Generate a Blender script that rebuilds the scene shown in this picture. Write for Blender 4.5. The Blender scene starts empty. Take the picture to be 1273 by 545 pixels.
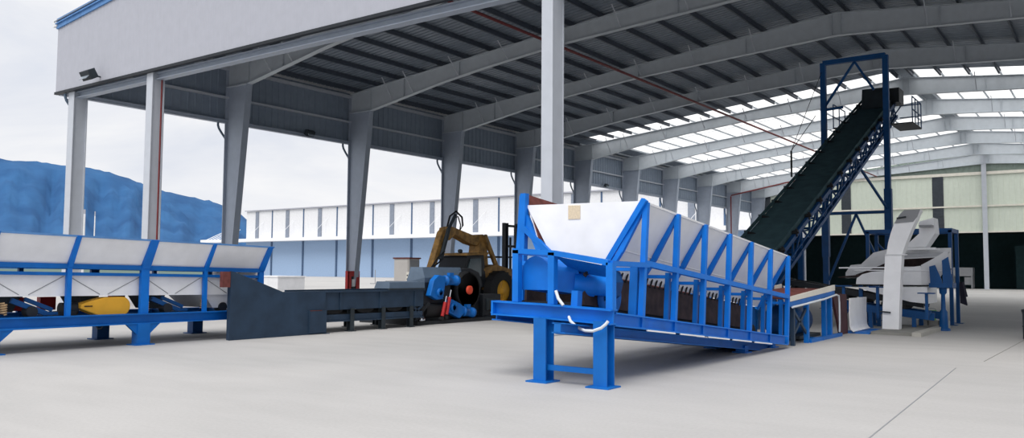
import bpy, bmesh, math, random
from mathutils import Vector, Matrix
random.seed(7)
SC = bpy.context.scene
COL = SC.collection
PI = math.pi

# ------------------------------------------------------------------ materials
def lin(c):
    c = c / 255.0
    return c / 12.92 if c <= 0.04045 else ((c + 0.055) / 1.055) ** 2.4

def rgb(r, g, b):
    return (lin(r), lin(g), lin(b), 1.0)

def mat(name, col, rough=0.5, metal=0.0, var=0.12, scale=3.0, bump=0.0, bscale=60.0, dark=None, dirt=0.0):
    m = bpy.data.materials.new(name)
    m.use_nodes = True
    nt = m.node_tree
    b = nt.nodes['Principled BSDF']
    b.inputs['Roughness'].default_value = rough
    b.inputs['Metallic'].default_value = metal
    if metal == 0 and rough >= 0.4:
        b.inputs['Specular IOR Level'].default_value = 0.3
    tc = nt.nodes.new('ShaderNodeTexCoord')
    n = nt.nodes.new('ShaderNodeTexNoise')
    n.inputs['Scale'].default_value = scale
    n.inputs['Detail'].default_value = 6
    nt.links.new(tc.outputs['Object'], n.inputs['Vector'])
    cr = nt.nodes.new('ShaderNodeValToRGB')
    c = rgb(*col)
    lo = tuple(x * (1 - var) for x in c[:3]) + (1,)
    hi = tuple(min(1, x * (1 + var)) for x in c[:3]) + (1,)
    if dark is not None:
        lo = rgb(*dark)
    cr.color_ramp.elements[0].color = lo
    cr.color_ramp.elements[0].position = 0.3
    cr.color_ramp.elements[1].color = hi
    cr.color_ramp.elements[1].position = 0.7
    nt.links.new(n.outputs['Fac'], cr.inputs['Fac'])
    nt.links.new(cr.outputs['Color'], b.inputs['Base Color'])
    if bump > 0:
        n2 = nt.nodes.new('ShaderNodeTexNoise')
        n2.inputs['Scale'].default_value = bscale
        nt.links.new(tc.outputs['Object'], n2.inputs['Vector'])
        bp = nt.nodes.new('ShaderNodeBump')
        bp.inputs['Strength'].default_value = bump
        bp.inputs['Distance'].default_value = 0.02
        nt.links.new(n2.outputs['Fac'], bp.inputs['Height'])
        nt.links.new(bp.outputs['Normal'], b.inputs['Normal'])
    return m

M = {}
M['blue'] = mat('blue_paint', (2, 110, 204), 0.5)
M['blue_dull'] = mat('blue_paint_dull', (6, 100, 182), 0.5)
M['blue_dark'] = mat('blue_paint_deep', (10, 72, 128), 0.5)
M['blue_sky'] = mat('blue_trim', (88, 134, 188), 0.5)
M['white'] = mat('white_paint', (236, 237, 240), 0.5, var=0.05)
M['white_grey'] = mat('white_sheet', (218, 219, 222), 0.5, var=0.05)
M['cream'] = mat('cream_sheet', (220, 216, 206), 0.6, var=0.06)
M['charcoal'] = mat('charcoal_paint', (42, 60, 80), 0.55, var=0.2)
M['charcoal_light'] = mat('slate_paint', (84, 100, 118), 0.5, var=0.1)
M['black'] = mat('black_rubber', (30, 31, 34), 0.7, var=0.2)
M['black_paint'] = mat('black_paint', (34, 38, 44), 0.5, var=0.2)
M['skirt'] = mat('worn_rubber_skirt', (56, 44, 44), 0.75, var=0.3, scale=6, dark=(34, 28, 30))
M['rust'] = mat('rusted_steel', (104, 58, 54), 0.8, var=0.3, scale=8)
M['red'] = mat('red_paint', (176, 44, 46), 0.5, var=0.15)
M['redpipe'] = mat('red_pipe_paint', (112, 46, 48), 0.5, var=0.15)
M['yellow'] = mat('yellow_paint', (226, 168, 52), 0.5, var=0.08)
M['mustard'] = mat('mustard_paint', (160, 122, 66), 0.6, var=0.3, scale=5, dark=(104, 82, 52))
M['steel'] = mat('column_paint', (160, 169, 184), 0.5, var=0.05)
M['steel_pale'] = mat('pale_column_paint', (184, 189, 198), 0.5, var=0.04)
M['rafter'] = mat('rafter_paint', (188, 195, 202), 0.5, var=0.05)
M['purlin'] = mat('purlin_steel', (74, 82, 94), 0.55, var=0.1)
M['roofsheet'] = mat('roof_sheet', (122, 132, 144), 0.45, metal=0.0, var=0.1)
M['clad'] = mat('grey_white_cladding', (168, 170, 180), 0.55, var=0.03)
M['clad_in'] = mat('cladding_inner_face', (132, 144, 160), 0.6, var=0.06)  # bluish tint stands in for haze under the roof
M['clad_cream'] = mat('cream_cladding', (204, 212, 200), 0.6, var=0.03)
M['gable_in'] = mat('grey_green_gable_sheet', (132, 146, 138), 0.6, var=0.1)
M['louver'] = mat('dark_louver', (66, 72, 80), 0.6)
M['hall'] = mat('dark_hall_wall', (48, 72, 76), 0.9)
M['bg_blue'] = mat('blue_grey_cladding', (152, 176, 206), 0.7, var=0.04)
M['bg_line'] = mat('dark_blue_steel', (74, 96, 126), 0.7)
M['bg_louver'] = mat('grey_louver', (128, 136, 150), 0.7)
M['cabinet'] = mat('beige_cabinet_paint', (196, 192, 188), 0.5, var=0.04)
M['cabinet_side'] = mat('grey_cabinet_paint', (140, 142, 146), 0.5, var=0.04)
M['concrete'] = mat('cast_concrete', (168, 166, 160), 0.9, var=0.1, bump=0.2)
M['green'] = mat('green_plastic', (92, 176, 60), 0.4)
M['chrome'] = mat('chrome', (210, 212, 216), 0.2, metal=1.0, var=0.02)
M['darksteel'] = mat('dark_steel', (44, 52, 58), 0.55, var=0.2)
M['belt'] = mat('dark_belt', (62, 88, 94), 0.8, var=0.2)
M['hose'] = mat('white_hose', (208, 214, 220), 0.5, var=0.03)
M['maroon'] = mat('dark_maroon_rubber', (74, 44, 50), 0.7, var=0.2)
M['pad'] = mat('worn_grey_pad', (132, 132, 128), 0.9, var=0.15)
M['orange'] = mat('orange_red_hub', (220, 78, 52), 0.5)
M['glass'] = mat('dark_cab_glass', (70, 86, 92), 0.1, var=0.1)
M['label'] = mat('paper_notice', (214, 198, 172), 0.8, var=0.12, scale=40)
M['cloth'] = mat('dark_cloth', (44, 44, 58), 0.9)
M['spring'] = mat('spring_steel', (190, 160, 120), 0.5)
M['lamp'] = mat('lamp_glass', (150, 160, 170), 0.2)
M['earth'] = mat('dull_green_land', (92, 112, 104), 0.95, var=0.2, scale=0.02)

def floor_mat():
    m = bpy.data.materials.new('concrete_floor')
    m.use_nodes = True
    nt = m.node_tree
    b = nt.nodes['Principled BSDF']
    b.inputs['Roughness'].default_value = 0.75
    tc = nt.nodes.new('ShaderNodeTexCoord')
    def noise(scale, det, dist=0.0, stretch=None):
        n = nt.nodes.new('ShaderNodeTexNoise')
        n.inputs['Scale'].default_value = scale
        n.inputs['Detail'].default_value = det
        n.inputs['Distortion'].default_value = dist
        if stretch:
            mp = nt.nodes.new('ShaderNodeMapping')
            mp.inputs['Scale'].default_value = stretch
            nt.links.new(tc.outputs['Object'], mp.inputs['Vector'])
            nt.links.new(mp.outputs['Vector'], n.inputs['Vector'])
        else:
            nt.links.new(tc.outputs['Object'], n.inputs['Vector'])
        return n
    a = noise(0.16, 8, 0.6)
    c = noise(1.1, 8, 0.3, (0.5, 1.6, 1))
    d = noise(26, 4)
    r1 = nt.nodes.new('ShaderNodeValToRGB')
    r1.color_ramp.elements[0].position = 0.3
    r1.color_ramp.elements[0].color = rgb(172, 171, 170)
    r1.color_ramp.elements[1].position = 0.7
    r1.color_ramp.elements[1].color = rgb(186, 184, 182)
    nt.links.new(a.outputs['Fac'], r1.inputs['Fac'])
    r2 = nt.nodes.new('ShaderNodeValToRGB')
    r2.color_ramp.elements[0].position = 0.3
    r2.color_ramp.elements[0].color = (0.90, 0.90, 0.90, 1)
    r2.color_ramp.elements[1].position = 0.62
    r2.color_ramp.elements[1].color = (1, 1, 1, 1)
    nt.links.new(c.outputs['Fac'], r2.inputs['Fac'])
    mx = nt.nodes.new('ShaderNodeMixRGB')
    mx.blend_type = 'MULTIPLY'
    mx.inputs['Fac'].default_value = 0.75
    nt.links.new(r1.outputs['Color'], mx.inputs['Color1'])
    nt.links.new(r2.outputs['Color'], mx.inputs['Color2'])
    r3 = nt.nodes.new('ShaderNodeValToRGB')
    r3.color_ramp.elements[0].position = 0.35
    r3.color_ramp.elements[0].color = (0.9, 0.9, 0.9, 1)
    r3.color_ramp.elements[1].position = 0.6
    nt.links.new(d.outputs['Fac'], r3.inputs['Fac'])
    m2 = nt.nodes.new('ShaderNodeMixRGB')
    m2.blend_type = 'MULTIPLY'
    m2.inputs['Fac'].default_value = 0.6
    nt.links.new(mx.outputs['Color'], m2.inputs['Color1'])
    nt.links.new(r3.outputs['Color'], m2.inputs['Color2'])
    nt.links.new(m2.outputs['Color'], b.inputs['Base Color'])
    return m
M['floor'] = floor_mat()

def skylight_mat():
    m = bpy.data.materials.new('translucent_roof_sheet')
    m.use_nodes = True
    nt = m.node_tree
    nt.nodes.clear()
    out = nt.nodes.new('ShaderNodeOutputMaterial')
    t = nt.nodes.new('ShaderNodeBsdfTranslucent')
    t.inputs['Color'].default_value = (1, 1, 0.985, 1)
    p = nt.nodes.new('ShaderNodeBsdfTransparent')
    p.inputs['Color'].default_value = (1, 1, 0.985, 1)
    mix = nt.nodes.new('ShaderNodeMixShader')
    mix.inputs['Fac'].default_value = 0.3
    nt.links.new(t.outputs[0], mix.inputs[1])
    nt.links.new(p.outputs[0], mix.inputs[2])
    nt.links.new(mix.outputs[0], out.inputs['Surface'])
    return m
M['skylight'] = skylight_mat()

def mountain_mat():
    m = mat('hazy_forest_mountain', (48, 92, 136), 1.0, var=0.2, scale=0.012, dark=(38, 80, 126))  # blue of the distance haze is put into the forest colour
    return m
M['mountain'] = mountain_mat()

# ------------------------------------------------------------------ mesh builder
class MB:
    def __init__(self, xf=None):
        self.v = []; self.f = []; self.s = []; self.mi = []; self.xf = xf; self.cur = 0
    def add(self, vs, fs, smooth=False):
        b = len(self.v)
        for p in vs:
            p = Vector(p)
            self.v.append(self.xf(p) if self.xf else p)
        for f in fs:
            self.f.append([b + i for i in f]); self.s.append(smooth); self.mi.append(self.cur)
        return self
    def hexa(self, p):
        return self.add(p, [(0, 1, 2, 3), (4, 5, 6, 7), (0, 1, 5, 4), (1, 2, 6, 5), (2, 3, 7, 6), (3, 0, 4, 7)])
    def box(self, x0, x1, y0, y1, z0, z1):
        return self.hexa([(x0, y0, z0), (x1, y0, z0), (x1, y1, z0), (x0, y1, z0),
                          (x0, y0, z1), (x1, y0, z1), (x1, y1, z1), (x0, y1, z1)])
    def frame(self, p, q, up):
        p = Vector(p); q = Vector(q); d = (q - p).normalized(); up = Vector(up)
        if abs(d.dot(up)) > 0.98:
            up = Vector((0, 1, 0)) if abs(d.y) < 0.9 else Vector((1, 0, 0))
        s = d.cross(up).normalized(); u = s.cross(d).normalized()
        return p, q, d, s, u
    def bar(self, p, q, w, h, up=(0, 0, 1)):
        p, q, d, s, u = self.frame(p, q, up)
        a = s * (w / 2); b = u * (h / 2)
        return self.hexa([p - a - b, p + a - b, p + a + b, p - a + b, q - a - b, q + a - b, q + a + b, q - a + b])
    def hbar(self, p, q, w, h, up=(0, 0, 1), t=0.02):
        p, q, d, s, u = self.frame(p, q, up)
        o = u * (h / 2 - t / 2)
        self.bar(p + o, q + o, w, t, u); self.bar(p - o, q - o, w, t, u)
        return self.bar(p, q, t * 0.9, h - 2 * t + 0.002, u)
    def tube(self, pts, r, n=8, cap=True):
        pts = [Vector(p) for p in pts]
        rings = []
        for i, p in enumerate(pts):
            d = (pts[min(i + 1, len(pts) - 1)] - pts[max(i - 1, 0)]).normalized()
            up = Vector((0, 0, 1)) if abs(d.z) < 0.95 else Vector((0, 1, 0))
            s = d.cross(up).normalized(); u = s.cross(d).normalized()
            rr = r[i] if isinstance(r, (list, tuple)) else r
            rings.append([p + (s * math.cos(2 * PI * k / n) + u * math.sin(2 * PI * k / n)) * rr for k in range(n)])
        vs = [v for ring in rings for v in ring]
        fs = []
        for i in range(len(pts) - 1):
            for k in range(n):
                fs.append((i * n + k, i * n + (k + 1) % n, (i + 1) * n + (k + 1) % n, (i + 1) * n + k))
        self.add(vs, fs, True)
        if cap:
            self.add(rings[0], [tuple(range(n))]); self.add(rings[-1], [tuple(range(n))])
        return self
    def disc(self, c, axis, r, t, n=20):
        c = Vector(c); a = Vector(axis).normalized()
        return self.tube([c - a * t / 2, c + a * t / 2], r, n)
    def lathe(self, c, axis, prof, n=24, cap=True):
        c = Vector(c); a = Vector(axis).normalized()
        return self.tube([c + a * t for t, r in prof], [max(r, 0.002) for t, r in prof], n, cap)
    def prism(self, pts, vec):
        pts = [Vector(p) for p in pts]; vec = Vector(vec); n = len(pts)
        vs = pts + [p + vec for p in pts]
        fs = [tuple(range(n)), tuple(range(n, 2 * n))] + [(i, (i + 1) % n, n + (i + 1) % n, n + i) for i in range(n)]
        return self.add(vs, fs)
    def plate(self, pts, t):
        p = [Vector(q) for q in pts]
        nrm = (p[1] - p[0]).cross(p[2] - p[0]).normalized()
        return self.prism([q - nrm * t / 2 for q in p], nrm * t)
    def arc_solid(self, pts, w, axis, t):
        """a bent sheet: polyline of points swept by vector axis*w, thickness t"""
        pts = [Vector(p) for p in pts]; a = Vector(axis).normalized() * w
        for p, q in zip(pts[:-1], pts[1:]):
            nrm = (q - p).cross(a).normalized() * t
            self.hexa([p, q, q + a, p + a, p + nrm, q + nrm, q + a + nrm, p + a + nrm])
        return self

ORG = {}
def build(name, mb, mats, parent=None, loc=None, kind=None, label=None, cat=None, group=None, bevel=0.0, recalc=True):
    if not isinstance(mats, (list, tuple)):
        mats = [mats]
    if parent is not None:
        org = ORG[parent.name]
    elif loc is not None:
        org = Vector(loc)
    else:
        xs = [v.x for v in mb.v]; ys = [v.y for v in mb.v]; zs = [v.z for v in mb.v]
        org = Vector(((min(xs) + max(xs)) / 2, (min(ys) + max(ys)) / 2, min(zs)))
    me = bpy.data.meshes.new(name)
    me.from_pydata([tuple(v - org) for v in mb.v], [], mb.f)
    for m in mats:
        me.materials.append(M[m] if isinstance(m, str) else m)
    for p, s, i in zip(me.polygons, mb.s, mb.mi):
        p.use_smooth = s; p.material_index = min(i, len(mats) - 1)
    if recalc:
        bm = bmesh.new(); bm.from_mesh(me)
        bmesh.ops.recalc_face_normals(bm, faces=bm.faces)
        bm.to_mesh(me); bm.free()
    me.update()
    o = bpy.data.objects.new(name, me)
    COL.objects.link(o)
    if parent is not None:
        o.parent = parent
    else:
        o.location = org
    ORG[o.name] = org
    if kind: o['kind'] = kind
    if label: o['label'] = label
    if cat: o['category'] = cat
    if group: o['group'] = group
    if bevel > 0:
        b = o.modifiers.new('edge', 'BEVEL'); b.width = bevel; b.segments = 2; b.limit_method = 'ANGLE'
    return o

def thing(name, label, cat, loc, group=None):
    o = bpy.data.objects.new(name, None)
    COL.objects.link(o)
    o.location = loc; o.empty_display_size = 0.2
    o['label'] = label; o['category'] = cat
    if group: o['group'] = group
    ORG[o.name] = Vector(loc)
    return o

def dup(root, loc, label=None, group=None):
    kids = [(c, list(c.children)) for c in root.children]
    r = root.copy(); COL.objects.link(r); r.location = loc
    if label: r['label'] = label
    if group: r['group'] = group
    for c, subs in kids:
        d = c.copy(); COL.objects.link(d); d.parent = r
        for g in subs:
            e = g.copy(); COL.objects.link(e); e.parent = d
    return r

ORDN = ['', 'first', 'second', 'third', 'fourth', 'fifth', 'sixth', 'seventh', 'eighth', 'ninth', 'tenth', 'eleventh', 'twelfth']

# ------------------------------------------------------------------ constants of the shed
W = 48.8; RX = 24.4; BAY = 8.0; LEN = 80.0; HE = 8.67
def roof_z(x):
    return 11.62 + 0.1 * (x if x <= RX else W - x)
OPQ = 38.7      # roof is opaque in front of this Y, translucent behind it

# ------------------------------------------------------------------ ground
mb = MB().box(-170, 130, -60, 175, -0.3, 0.0)
build('floor', mb, 'floor', kind='structure', loc=(0, 0, 0), label='pale grey concrete yard and shed floor')
mb = MB().box(-2600, 2600, -900, 3000, -0.9, -0.32)
build('land', mb, 'earth', kind='structure', loc=(0, 0, -0.9), label='flat land beyond the concrete yard')
# sawn joints in the slab
mb = MB()
mb.bar((33.12, -14.5, 0.001), (32.63, -1.29, 0.001), 0.014, 0.004)
build('trim_3', mb, 'cabinet_side', kind='structure', label='sawn floor joint in the near concrete')
mb = MB()
mb.bar((32.86, 0.16, 0.001), (33.0, 6.4, 0.001), 0.014, 0.004)
build('trim_4', mb, 'pad', kind='structure', label='sawn floor joint further back')

# ------------------------------------------------------------------ shed cladding and roof
def ribs_x(mb, x0, x1, zf, zt, y, pitch=0.25, d=0.006):
    """vertical trapezoid ribs on a wall in the plane Y = y facing -Y; zf bottom, zt(x) top"""
    x = x0 + pitch / 2
    while x < x1:
        mb.hexa([(x - 0.05, y, zf), (x + 0.05, y, zf), (x + 0.03, y - d, zf), (x - 0.03, y - d, zf),
                 (x - 0.05, y, zt(x)), (x + 0.05, y, zt(x)), (x + 0.03, y - d, zt(x)), (x - 0.03, y - d, zt(x))])
        x += pitch
mb = MB()
top = lambda x: roof_z(x) - 0.3
mb.prism([(-0.16, 0.0, HE), (W + 0.16, 0.0, HE), (W + 0.16, 0.0, top(W)), (RX, 0.0, top(RX)), (-0.16, 0.0, top(0))], (0, 0.06, 0))
ribs_x(mb, -0.1, W, HE, top, 0.0)
build('wall_front', mb, ['clad'], kind='structure', label='grey-white corrugated gable cladding over the open front')
mb = MB()
mb.prism([(-0.2, -0.06, top(0) - 0.02), (RX, -0.06, top(RX) - 0.02), (RX, -0.06, roof_z(RX) + 0.1), (-0.2, -0.06, roof_z(0) + 0.1)], (0, 0.16, 0))
mb.prism([(W + .2, -0.06, top(0) - 0.02), (RX, -0.06, top(RX) - 0.02), (RX, -0.06, roof_z(RX) + 0.1), (W + .2, -0.06, roof_z(0) + 0.1)], (0, 0.16, 0))
mb.bar((-0.2, -0.1, top(0) + 0.18), (RX, -0.1, top(RX) + 0.18), 0.05, 0.04)
build('trim_1', mb, 'blue_sky', kind='structure', label='blue flashing along the gable roof edge')
mb = MB().box(-0.18, W + .18, -0.05, 0.09, HE - 0.1, HE)
build('trim_2', mb, 'black_paint', kind='structure', label='dark drip flashing under the gable cladding')
mb = MB()
mb.hbar((0.3, 0.35, 8.46), (W - .3, 0.35, 8.46), 0.3, 0.24, t=0.03)
build('gable_beam', mb, 'steel', label='long grey beam under the white gable cladding across the open front', cat='beam')

# side wall cladding
def side_wall(name, x, sgn, lab):
    mb = MB()
    mb.box(x - 0.03, x + 0.03, 0.06, LEN, HE, 11.45)
    y = 0.3
    while y < LEN:
        xx = x + sgn * 0.03
        mb.hexa([(xx, y - .06, HE), (xx, y + .06, HE), (xx + sgn * .03, y + .035, HE), (xx + sgn * .03, y - .035, HE),
                 (xx, y - .06, 11.45), (xx, y + .06, 11.45), (xx + sgn * .03, y + .035, 11.45), (xx + sgn * .03, y - .035, 11.45)])
        y += 0.4
    for yy in [8 * k + 4 for k in range(10)]:
        mb.box(x + (0.03 if sgn > 0 else -0.045), x + (0.045 if sgn > 0 else -0.03), yy - .02, yy + .02, HE, 11.4)
    return build(name, mb, 'clad_in', kind='structure', label=lab)
side_wall('wall_left', -0.06, 1, 'corrugated cladding band above the open left side of the shed')
side_wall('wall_right', W + 0.06, -1, 'corrugated cladding band above the open right side of the shed')
mb = MB()
mb.box(-0.12, 0.1, 0.1, LEN, HE - 0.12, HE)
mb.box(0.02, 0.16, 0.1, LEN, HE, HE + 0.05)
build('trim_5', mb, 'steel', kind='structure', label='grey eave channel under the left cladding band')
for z, w in ((9.75, .1), (11.15, .16)):
    mb = MB().box(0.0, 0.16, 0.3, LEN, z, z + w)
    build('wall_girt', mb, 'steel_pale', label='%s horizontal grey girt along the inside of the left cladding band' % ('lower' if z < 10 else 'upper'), cat='girt')
mb = MB()
mb.box(-0.42, -0.12, -0.1, LEN, 11.4, 11.7)
build('roof_gutter', mb, 'white_grey', label='white box gutter along the left eave of the shed', cat='gutter')

def roof(name, x0, x1, y0, y1, pitch, h, m, lab, t=0.0):
    mb = MB()
    y = y0; prof = []
    while y < y1 - 1e-6:
        e = min(y + pitch, y1)
        prof += [(y, 0), (y + pitch * 0.62, 0), (y + pitch * 0.70, h), (y + pitch * 0.92, h)]
        y += pitch
    prof = [p for p in prof if p[0] <= y1] + [(y1, 0)]
    vs = []; fs = []
    for (yy, zz) in prof:
        vs.append((x0, yy, roof_z(x0) + zz)); vs.append((x1, yy, roof_z(x1) + zz))
    for i in range(len(prof) - 1):
        fs.append((2 * i, 2 * i + 1, 2 * i + 3, 2 * i + 2))
    mb.add(vs, fs)
    o = build(name, mb, m, kind='structure', label=lab, recalc=False)
    if t > 0:
        s = o.modifiers.new('thick', 'SOLIDIFY'); s.thickness = t; s.offset = 1
    return o
roof('ceiling', -0.3, RX, -0.12, OPQ, 0.30, 0.075, 'roofsheet', 'dark corrugated roof sheets over the left front half', 0.03)
roof('ceiling', W + 0.3, RX, -0.12, OPQ, 0.30, 0.075, 'roofsheet', 'dark corrugated roof sheets over the right front half', 0.03)
roof('ceiling_skylight', 1.9, RX - .35, OPQ, LEN, 0.54, 0.03, 'skylight', 'bright translucent roof sheets over the left rear half')
roof('ceiling_skylight', W - 1.9, RX + .35, OPQ, LEN, 0.54, 0.03, 'skylight', 'bright translucent roof sheets over the right rear half')
roof('ceiling_edge', -0.3, 1.9, OPQ, LEN, 0.27, 0.05, 'roofsheet', 'opaque roof sheets along the left rear eave', 0.03)
roof('ceiling_edge', W + 0.3, W - 1.9, OPQ, LEN, 0.27, 0.05, 'roofsheet', 'opaque roof sheets along the right rear eave', 0.03)
mb = MB()
mb.prism([(RX - .6, -.1, roof_z(RX - .6) + .06), (RX, -.1, roof_z(RX) + .09), (RX + .6, -.1, roof_z(RX + .6) + .06), (RX, -.1, roof_z(RX) + .14)], (0, LEN + .2, 0))
build('ceiling_ridge', mb, 'roofsheet', kind='structure', label='ridge capping of the shed roof')
# lap strips across the translucent half
n = 0
mb = MB()
for k in range(4, 10):
    for q in (2.7, 5.35):
        y = 8 * k + q
        if y < OPQ: continue
        mb.bar((1.9, y, roof_z(1.9) - .015), (RX - .3, y, roof_z(RX - .3) - .015), 0.06, 0.02)
        mb.bar((W - 1.9, y, roof_z(1.9) - .015), (RX + .3, y, roof_z(RX - .3) - .015), 0.09, 0.02)
build('ceiling_laps', mb, 'rafter', kind='structure', label='lap strips between the translucent roof sheets')

# purlins, counted one by one: deep dark ones in front, slim ones under the translucent sheets, skylit brightness put into their paler grey
def purlins(y0, y1, d, m, lab, grp):
    first = None
    for side in (0, 1):
        for i in range(16):
            x = 0.55 + i * 1.56
            xx = x if side == 0 else W - x
            zt = roof_z(xx) - 0.005
            if first is None:
                mb = MB()
                mb.box(-0.012, 0.012, y0, y1, -d, 0)
                mb.box(-0.012, d * .4, y0, y1, -0.016, 0)
                mb.box(-d * .4, 0.012, y0, y1, -d, -d + .016)
                first = build('roof_purlin', mb, m, loc=(0, 0, 0), label=lab, cat='purlin', group=grp)
                first.location = (xx, 0, zt)
            else:
                o = first.copy(); COL.objects.link(o); o.location = (xx, 0, zt)
purlins(0.1, 39.9, .2, 'purlin', 'dark steel purlin running lengthwise under the dark front roof sheets', 'purlins of the dark front roof')
purlins(40.0, LEN, .1, 'rafter', 'slim grey purlin running lengthwise under the bright translucent rear roof', 'purlins of the bright rear roof')

# ------------------------------------------------------------------ rafters
BOT = [(1.7, 10.3), (6.8, 11.2), (9.5, 11.58), (14.0, 12.08), (20.0, 12.45), (RX, 12.72)]
def zbot(x):
    for (a, za), (b, zb) in zip(BOT[:-1], BOT[1:]):
        if a <= x <= b: return za + (zb - za) * (x - a) / (b - a)
    return BOT[-1][1]
def rafter_web(mir):
    f = (lambda x: x) if not mir else (lambda x: W - x)
    mb = MB()
    prof = [(0.1, 10.3)] + BOT + [(RX, 13.78), (0.1, 11.35)]
    mb.prism([(f(x), -0.012, z) for x, z in prof], (0, 0.024, 0))
    for (a, za), (b, zb) in zip(BOT[:-1], BOT[1:]):
        mb.bar((f(a), 0, za), (f(b), 0, zb), 0.28, 0.03)
    mb.bar((f(0.1), 0, 11.35), (f(RX), 0, 13.78), 0.28, 0.03)
    mb.box(min(f(.1), f(1.7)), max(f(.1), f(1.7)), -.16, .16, 10.29, 10.32)
    return mb
def rafter_stiff(mir, x):
    f = (lambda x: x) if not mir else (lambda x: W - x)
    mb = MB()
    mb.bar((f(x), -0.0, zbot(x)), (f(x), -0.0, 11.34 + .1 * x), 0.2, 0.02, (1, 0, 0))
    return mb
def rafter_brace(mir, x):
    f = (lambda x: x) if not mir else (lambda x: W - x)
    mb = MB()
    for s in (-1, 1):
        mb.bar((f(x), s * .13, zbot(x) + .05), (f(x), s * .95, roof_z(x) - .2), 0.045, 0.03)
    return mb
raf = thing('roof_rafter', 'x', 'rafter', (0, 0, 0), None)
for mir in (False, True):
    w = build('web_beam', rafter_web(mir), 'rafter', raf)
    xs = [1.7, 4.2, 8.0, 14.0, 20.0, 24.2] if not mir else [4.2, 8.0, 14.0, 20.0, 24.2]
    for x in xs:
        build('stiffener', rafter_stiff(mir, x), 'rafter', raf)
    for x in (3.4, 4.9, 8.0, 11.1, 14.2, 17.3, 20.5):
        build('fly_brace', rafter_brace(mir, x), 'steel_pale', raf)
for k in range(1, 11):
    y = 8.0 * k if k < 10 else 79.7
    lab = 'tapered grey roof rafter carried by the %s side column from the open front' % ORDN[k]
    if k == 1:
        raf.location = (0, y, 0); raf['label'] = lab
    else:
        dup(raf, (0, y, 0), lab)

# ------------------------------------------------------------------ columns of the left side
col = thing('steel_column', 'x', 'column', (0, 0, 0))
mb = MB()
mb.prism([(0.1, -0.012, 0.02), (0.62, -0.012, 0.02), (1.68, -0.012, 10.29), (0.1, -0.012, 10.29)], (0, 0.024, 0))
build('web', mb, 'steel', col)
mb = MB().box(0.08, 0.115, -0.17, 0.17, 0.02, 11.2)
build('outer_flange', mb, 'steel', col)
mb = MB().bar((0.63, 0, 0.02), (1.69, 0, 10.29), 0.34, 0.035, (1, 0, 0))
build('inner_flange', mb, 'steel', col)
mb = MB().box(0.06, 0.74, -0.24, 0.24, 0, 0.03)
build('base_plate', mb, 'steel', col)
for k in range(1, 11):
    y = 8.0 * k if k < 10 else 79.7
    lab = 'tapered grey steel side column, %s behind the front corner column' % ORDN[k]
    if k == 1:
        col.location = (0, y, 0); col['label'] = lab
    else:
        dup(col, (0, y, 0), lab)
# downpipes beside the side columns
dp = None
for k in range(0, 11):
    y = (8.0 * k if k < 10 else 79.7) - .02
    lab = 'curved downpipe from the left eave beside the %s' % ('front corner column' if k == 0 else ORDN[k] + ' side column')
    if dp is None:
        mb = MB()
        mb.tube([(0.0, -.5, 8.54), (0.0, -.5, 8.42), (0.0, -.45, 8.28), (0.0, -.3, 8.08), (0.0, -.1, 7.86), (0.0, 0, 7.7), (0.0, 0, 7.3), (0.0, 0, 0.0)], 0.055)
        dp = build('downpipe', mb, 'charcoal_light', loc=(0, 0, 0), label=lab, cat='pipe')
        dp.location = (0.55, 0.55, 0)
    else:
        o = dp.copy(); COL.objects.link(o); o.location = (-.02, y + .05, 0); o['label'] = lab
# front columns
def hcol(name, x0, x1, y0, y1, z1, m, lab):
    t = thing(name, lab, 'column', ((x0 + x1) / 2, (y0 + y1) / 2, 0))
    b = MB().box(x0, x1, y0, y0 + .03, .03, z1); build('front_flange', b, m, t)
    b = MB().box(x0, x1, y1 - .03, y1, .03, z1); build('rear_flange', b, m, t)
    xm = (x0 + x1) / 2
    b = MB().box(xm - .1, xm + .14, y0 + .03, y1 - .03, .03, z1); build('web', b, m, t)
    b = MB().box(x0 - .1, x1 + .1, y0 - .1, y1 + .1, 0, .03); build('base_plate', b, m, t)
    return t
hcol('gable_column', 0.72, 1.16, 0.1, 0.66, 8.6, 'steel_pale', 'pale steel column at the open front corner beside the blue mountain')
hcol('gable_column', 6.45, 6.84, 0.08, 0.56, 8.6, 'steel_pale', 'pale steel front column with a red pipe behind the long feeder')
hcol('gable_column', 23.72, 24.04, 0.06, 0.56, 13.6, 'steel_pale', 'tall pale steel column rising behind the blue hopper feeder')
hcol('gable_column', W - 6.84, W - 6.45, 0.08, 0.56, 8.6, 'steel_pale', 'pale steel front column on the far side of the open front')
mb = MB().tube([(6.98, 0.36, 0.0), (6.98, 0.36, 8.32)], 0.032)
mb.tube([(6.98, 0.36, 5.35), (7.15, 0.25, 5.35)], 0.025)
build('sprinkler_riser', mb, 'redpipe', label='thin red riser pipe on the pale front column behind the long feeder', cat='pipe')
mb = MB().tube([(14.1, 0.4, 11.95), (14.1, 79, 11.95)], 0.07)
mb.tube([(14.1, 0.4, 11.95), (14.1, 0.4, 12.7)], 0.05)
build('sprinkler_pipe', mb, 'redpipe', label='long dark red pipe running lengthwise under the dark roof', cat='pipe')
mb = MB().tube([(0.72, 71.55, 0.0), (0.72, 71.55, 9.86)], 0.07)
build('sprinkler_riser', mb, 'redpipe', label='red riser pipe climbing beside the ninth side column', cat='pipe')
mb = MB().tube([(0.72, 71.55, 9.95), (1.7, 71.55, 10.12), (6.8, 71.55, 11.02), (12, 71.55, 11.72)], 0.07)
build('sprinkler_pipe', mb, 'redpipe', label='red pipe sloping along the rafter over the ninth side column', cat='pipe')

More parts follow.
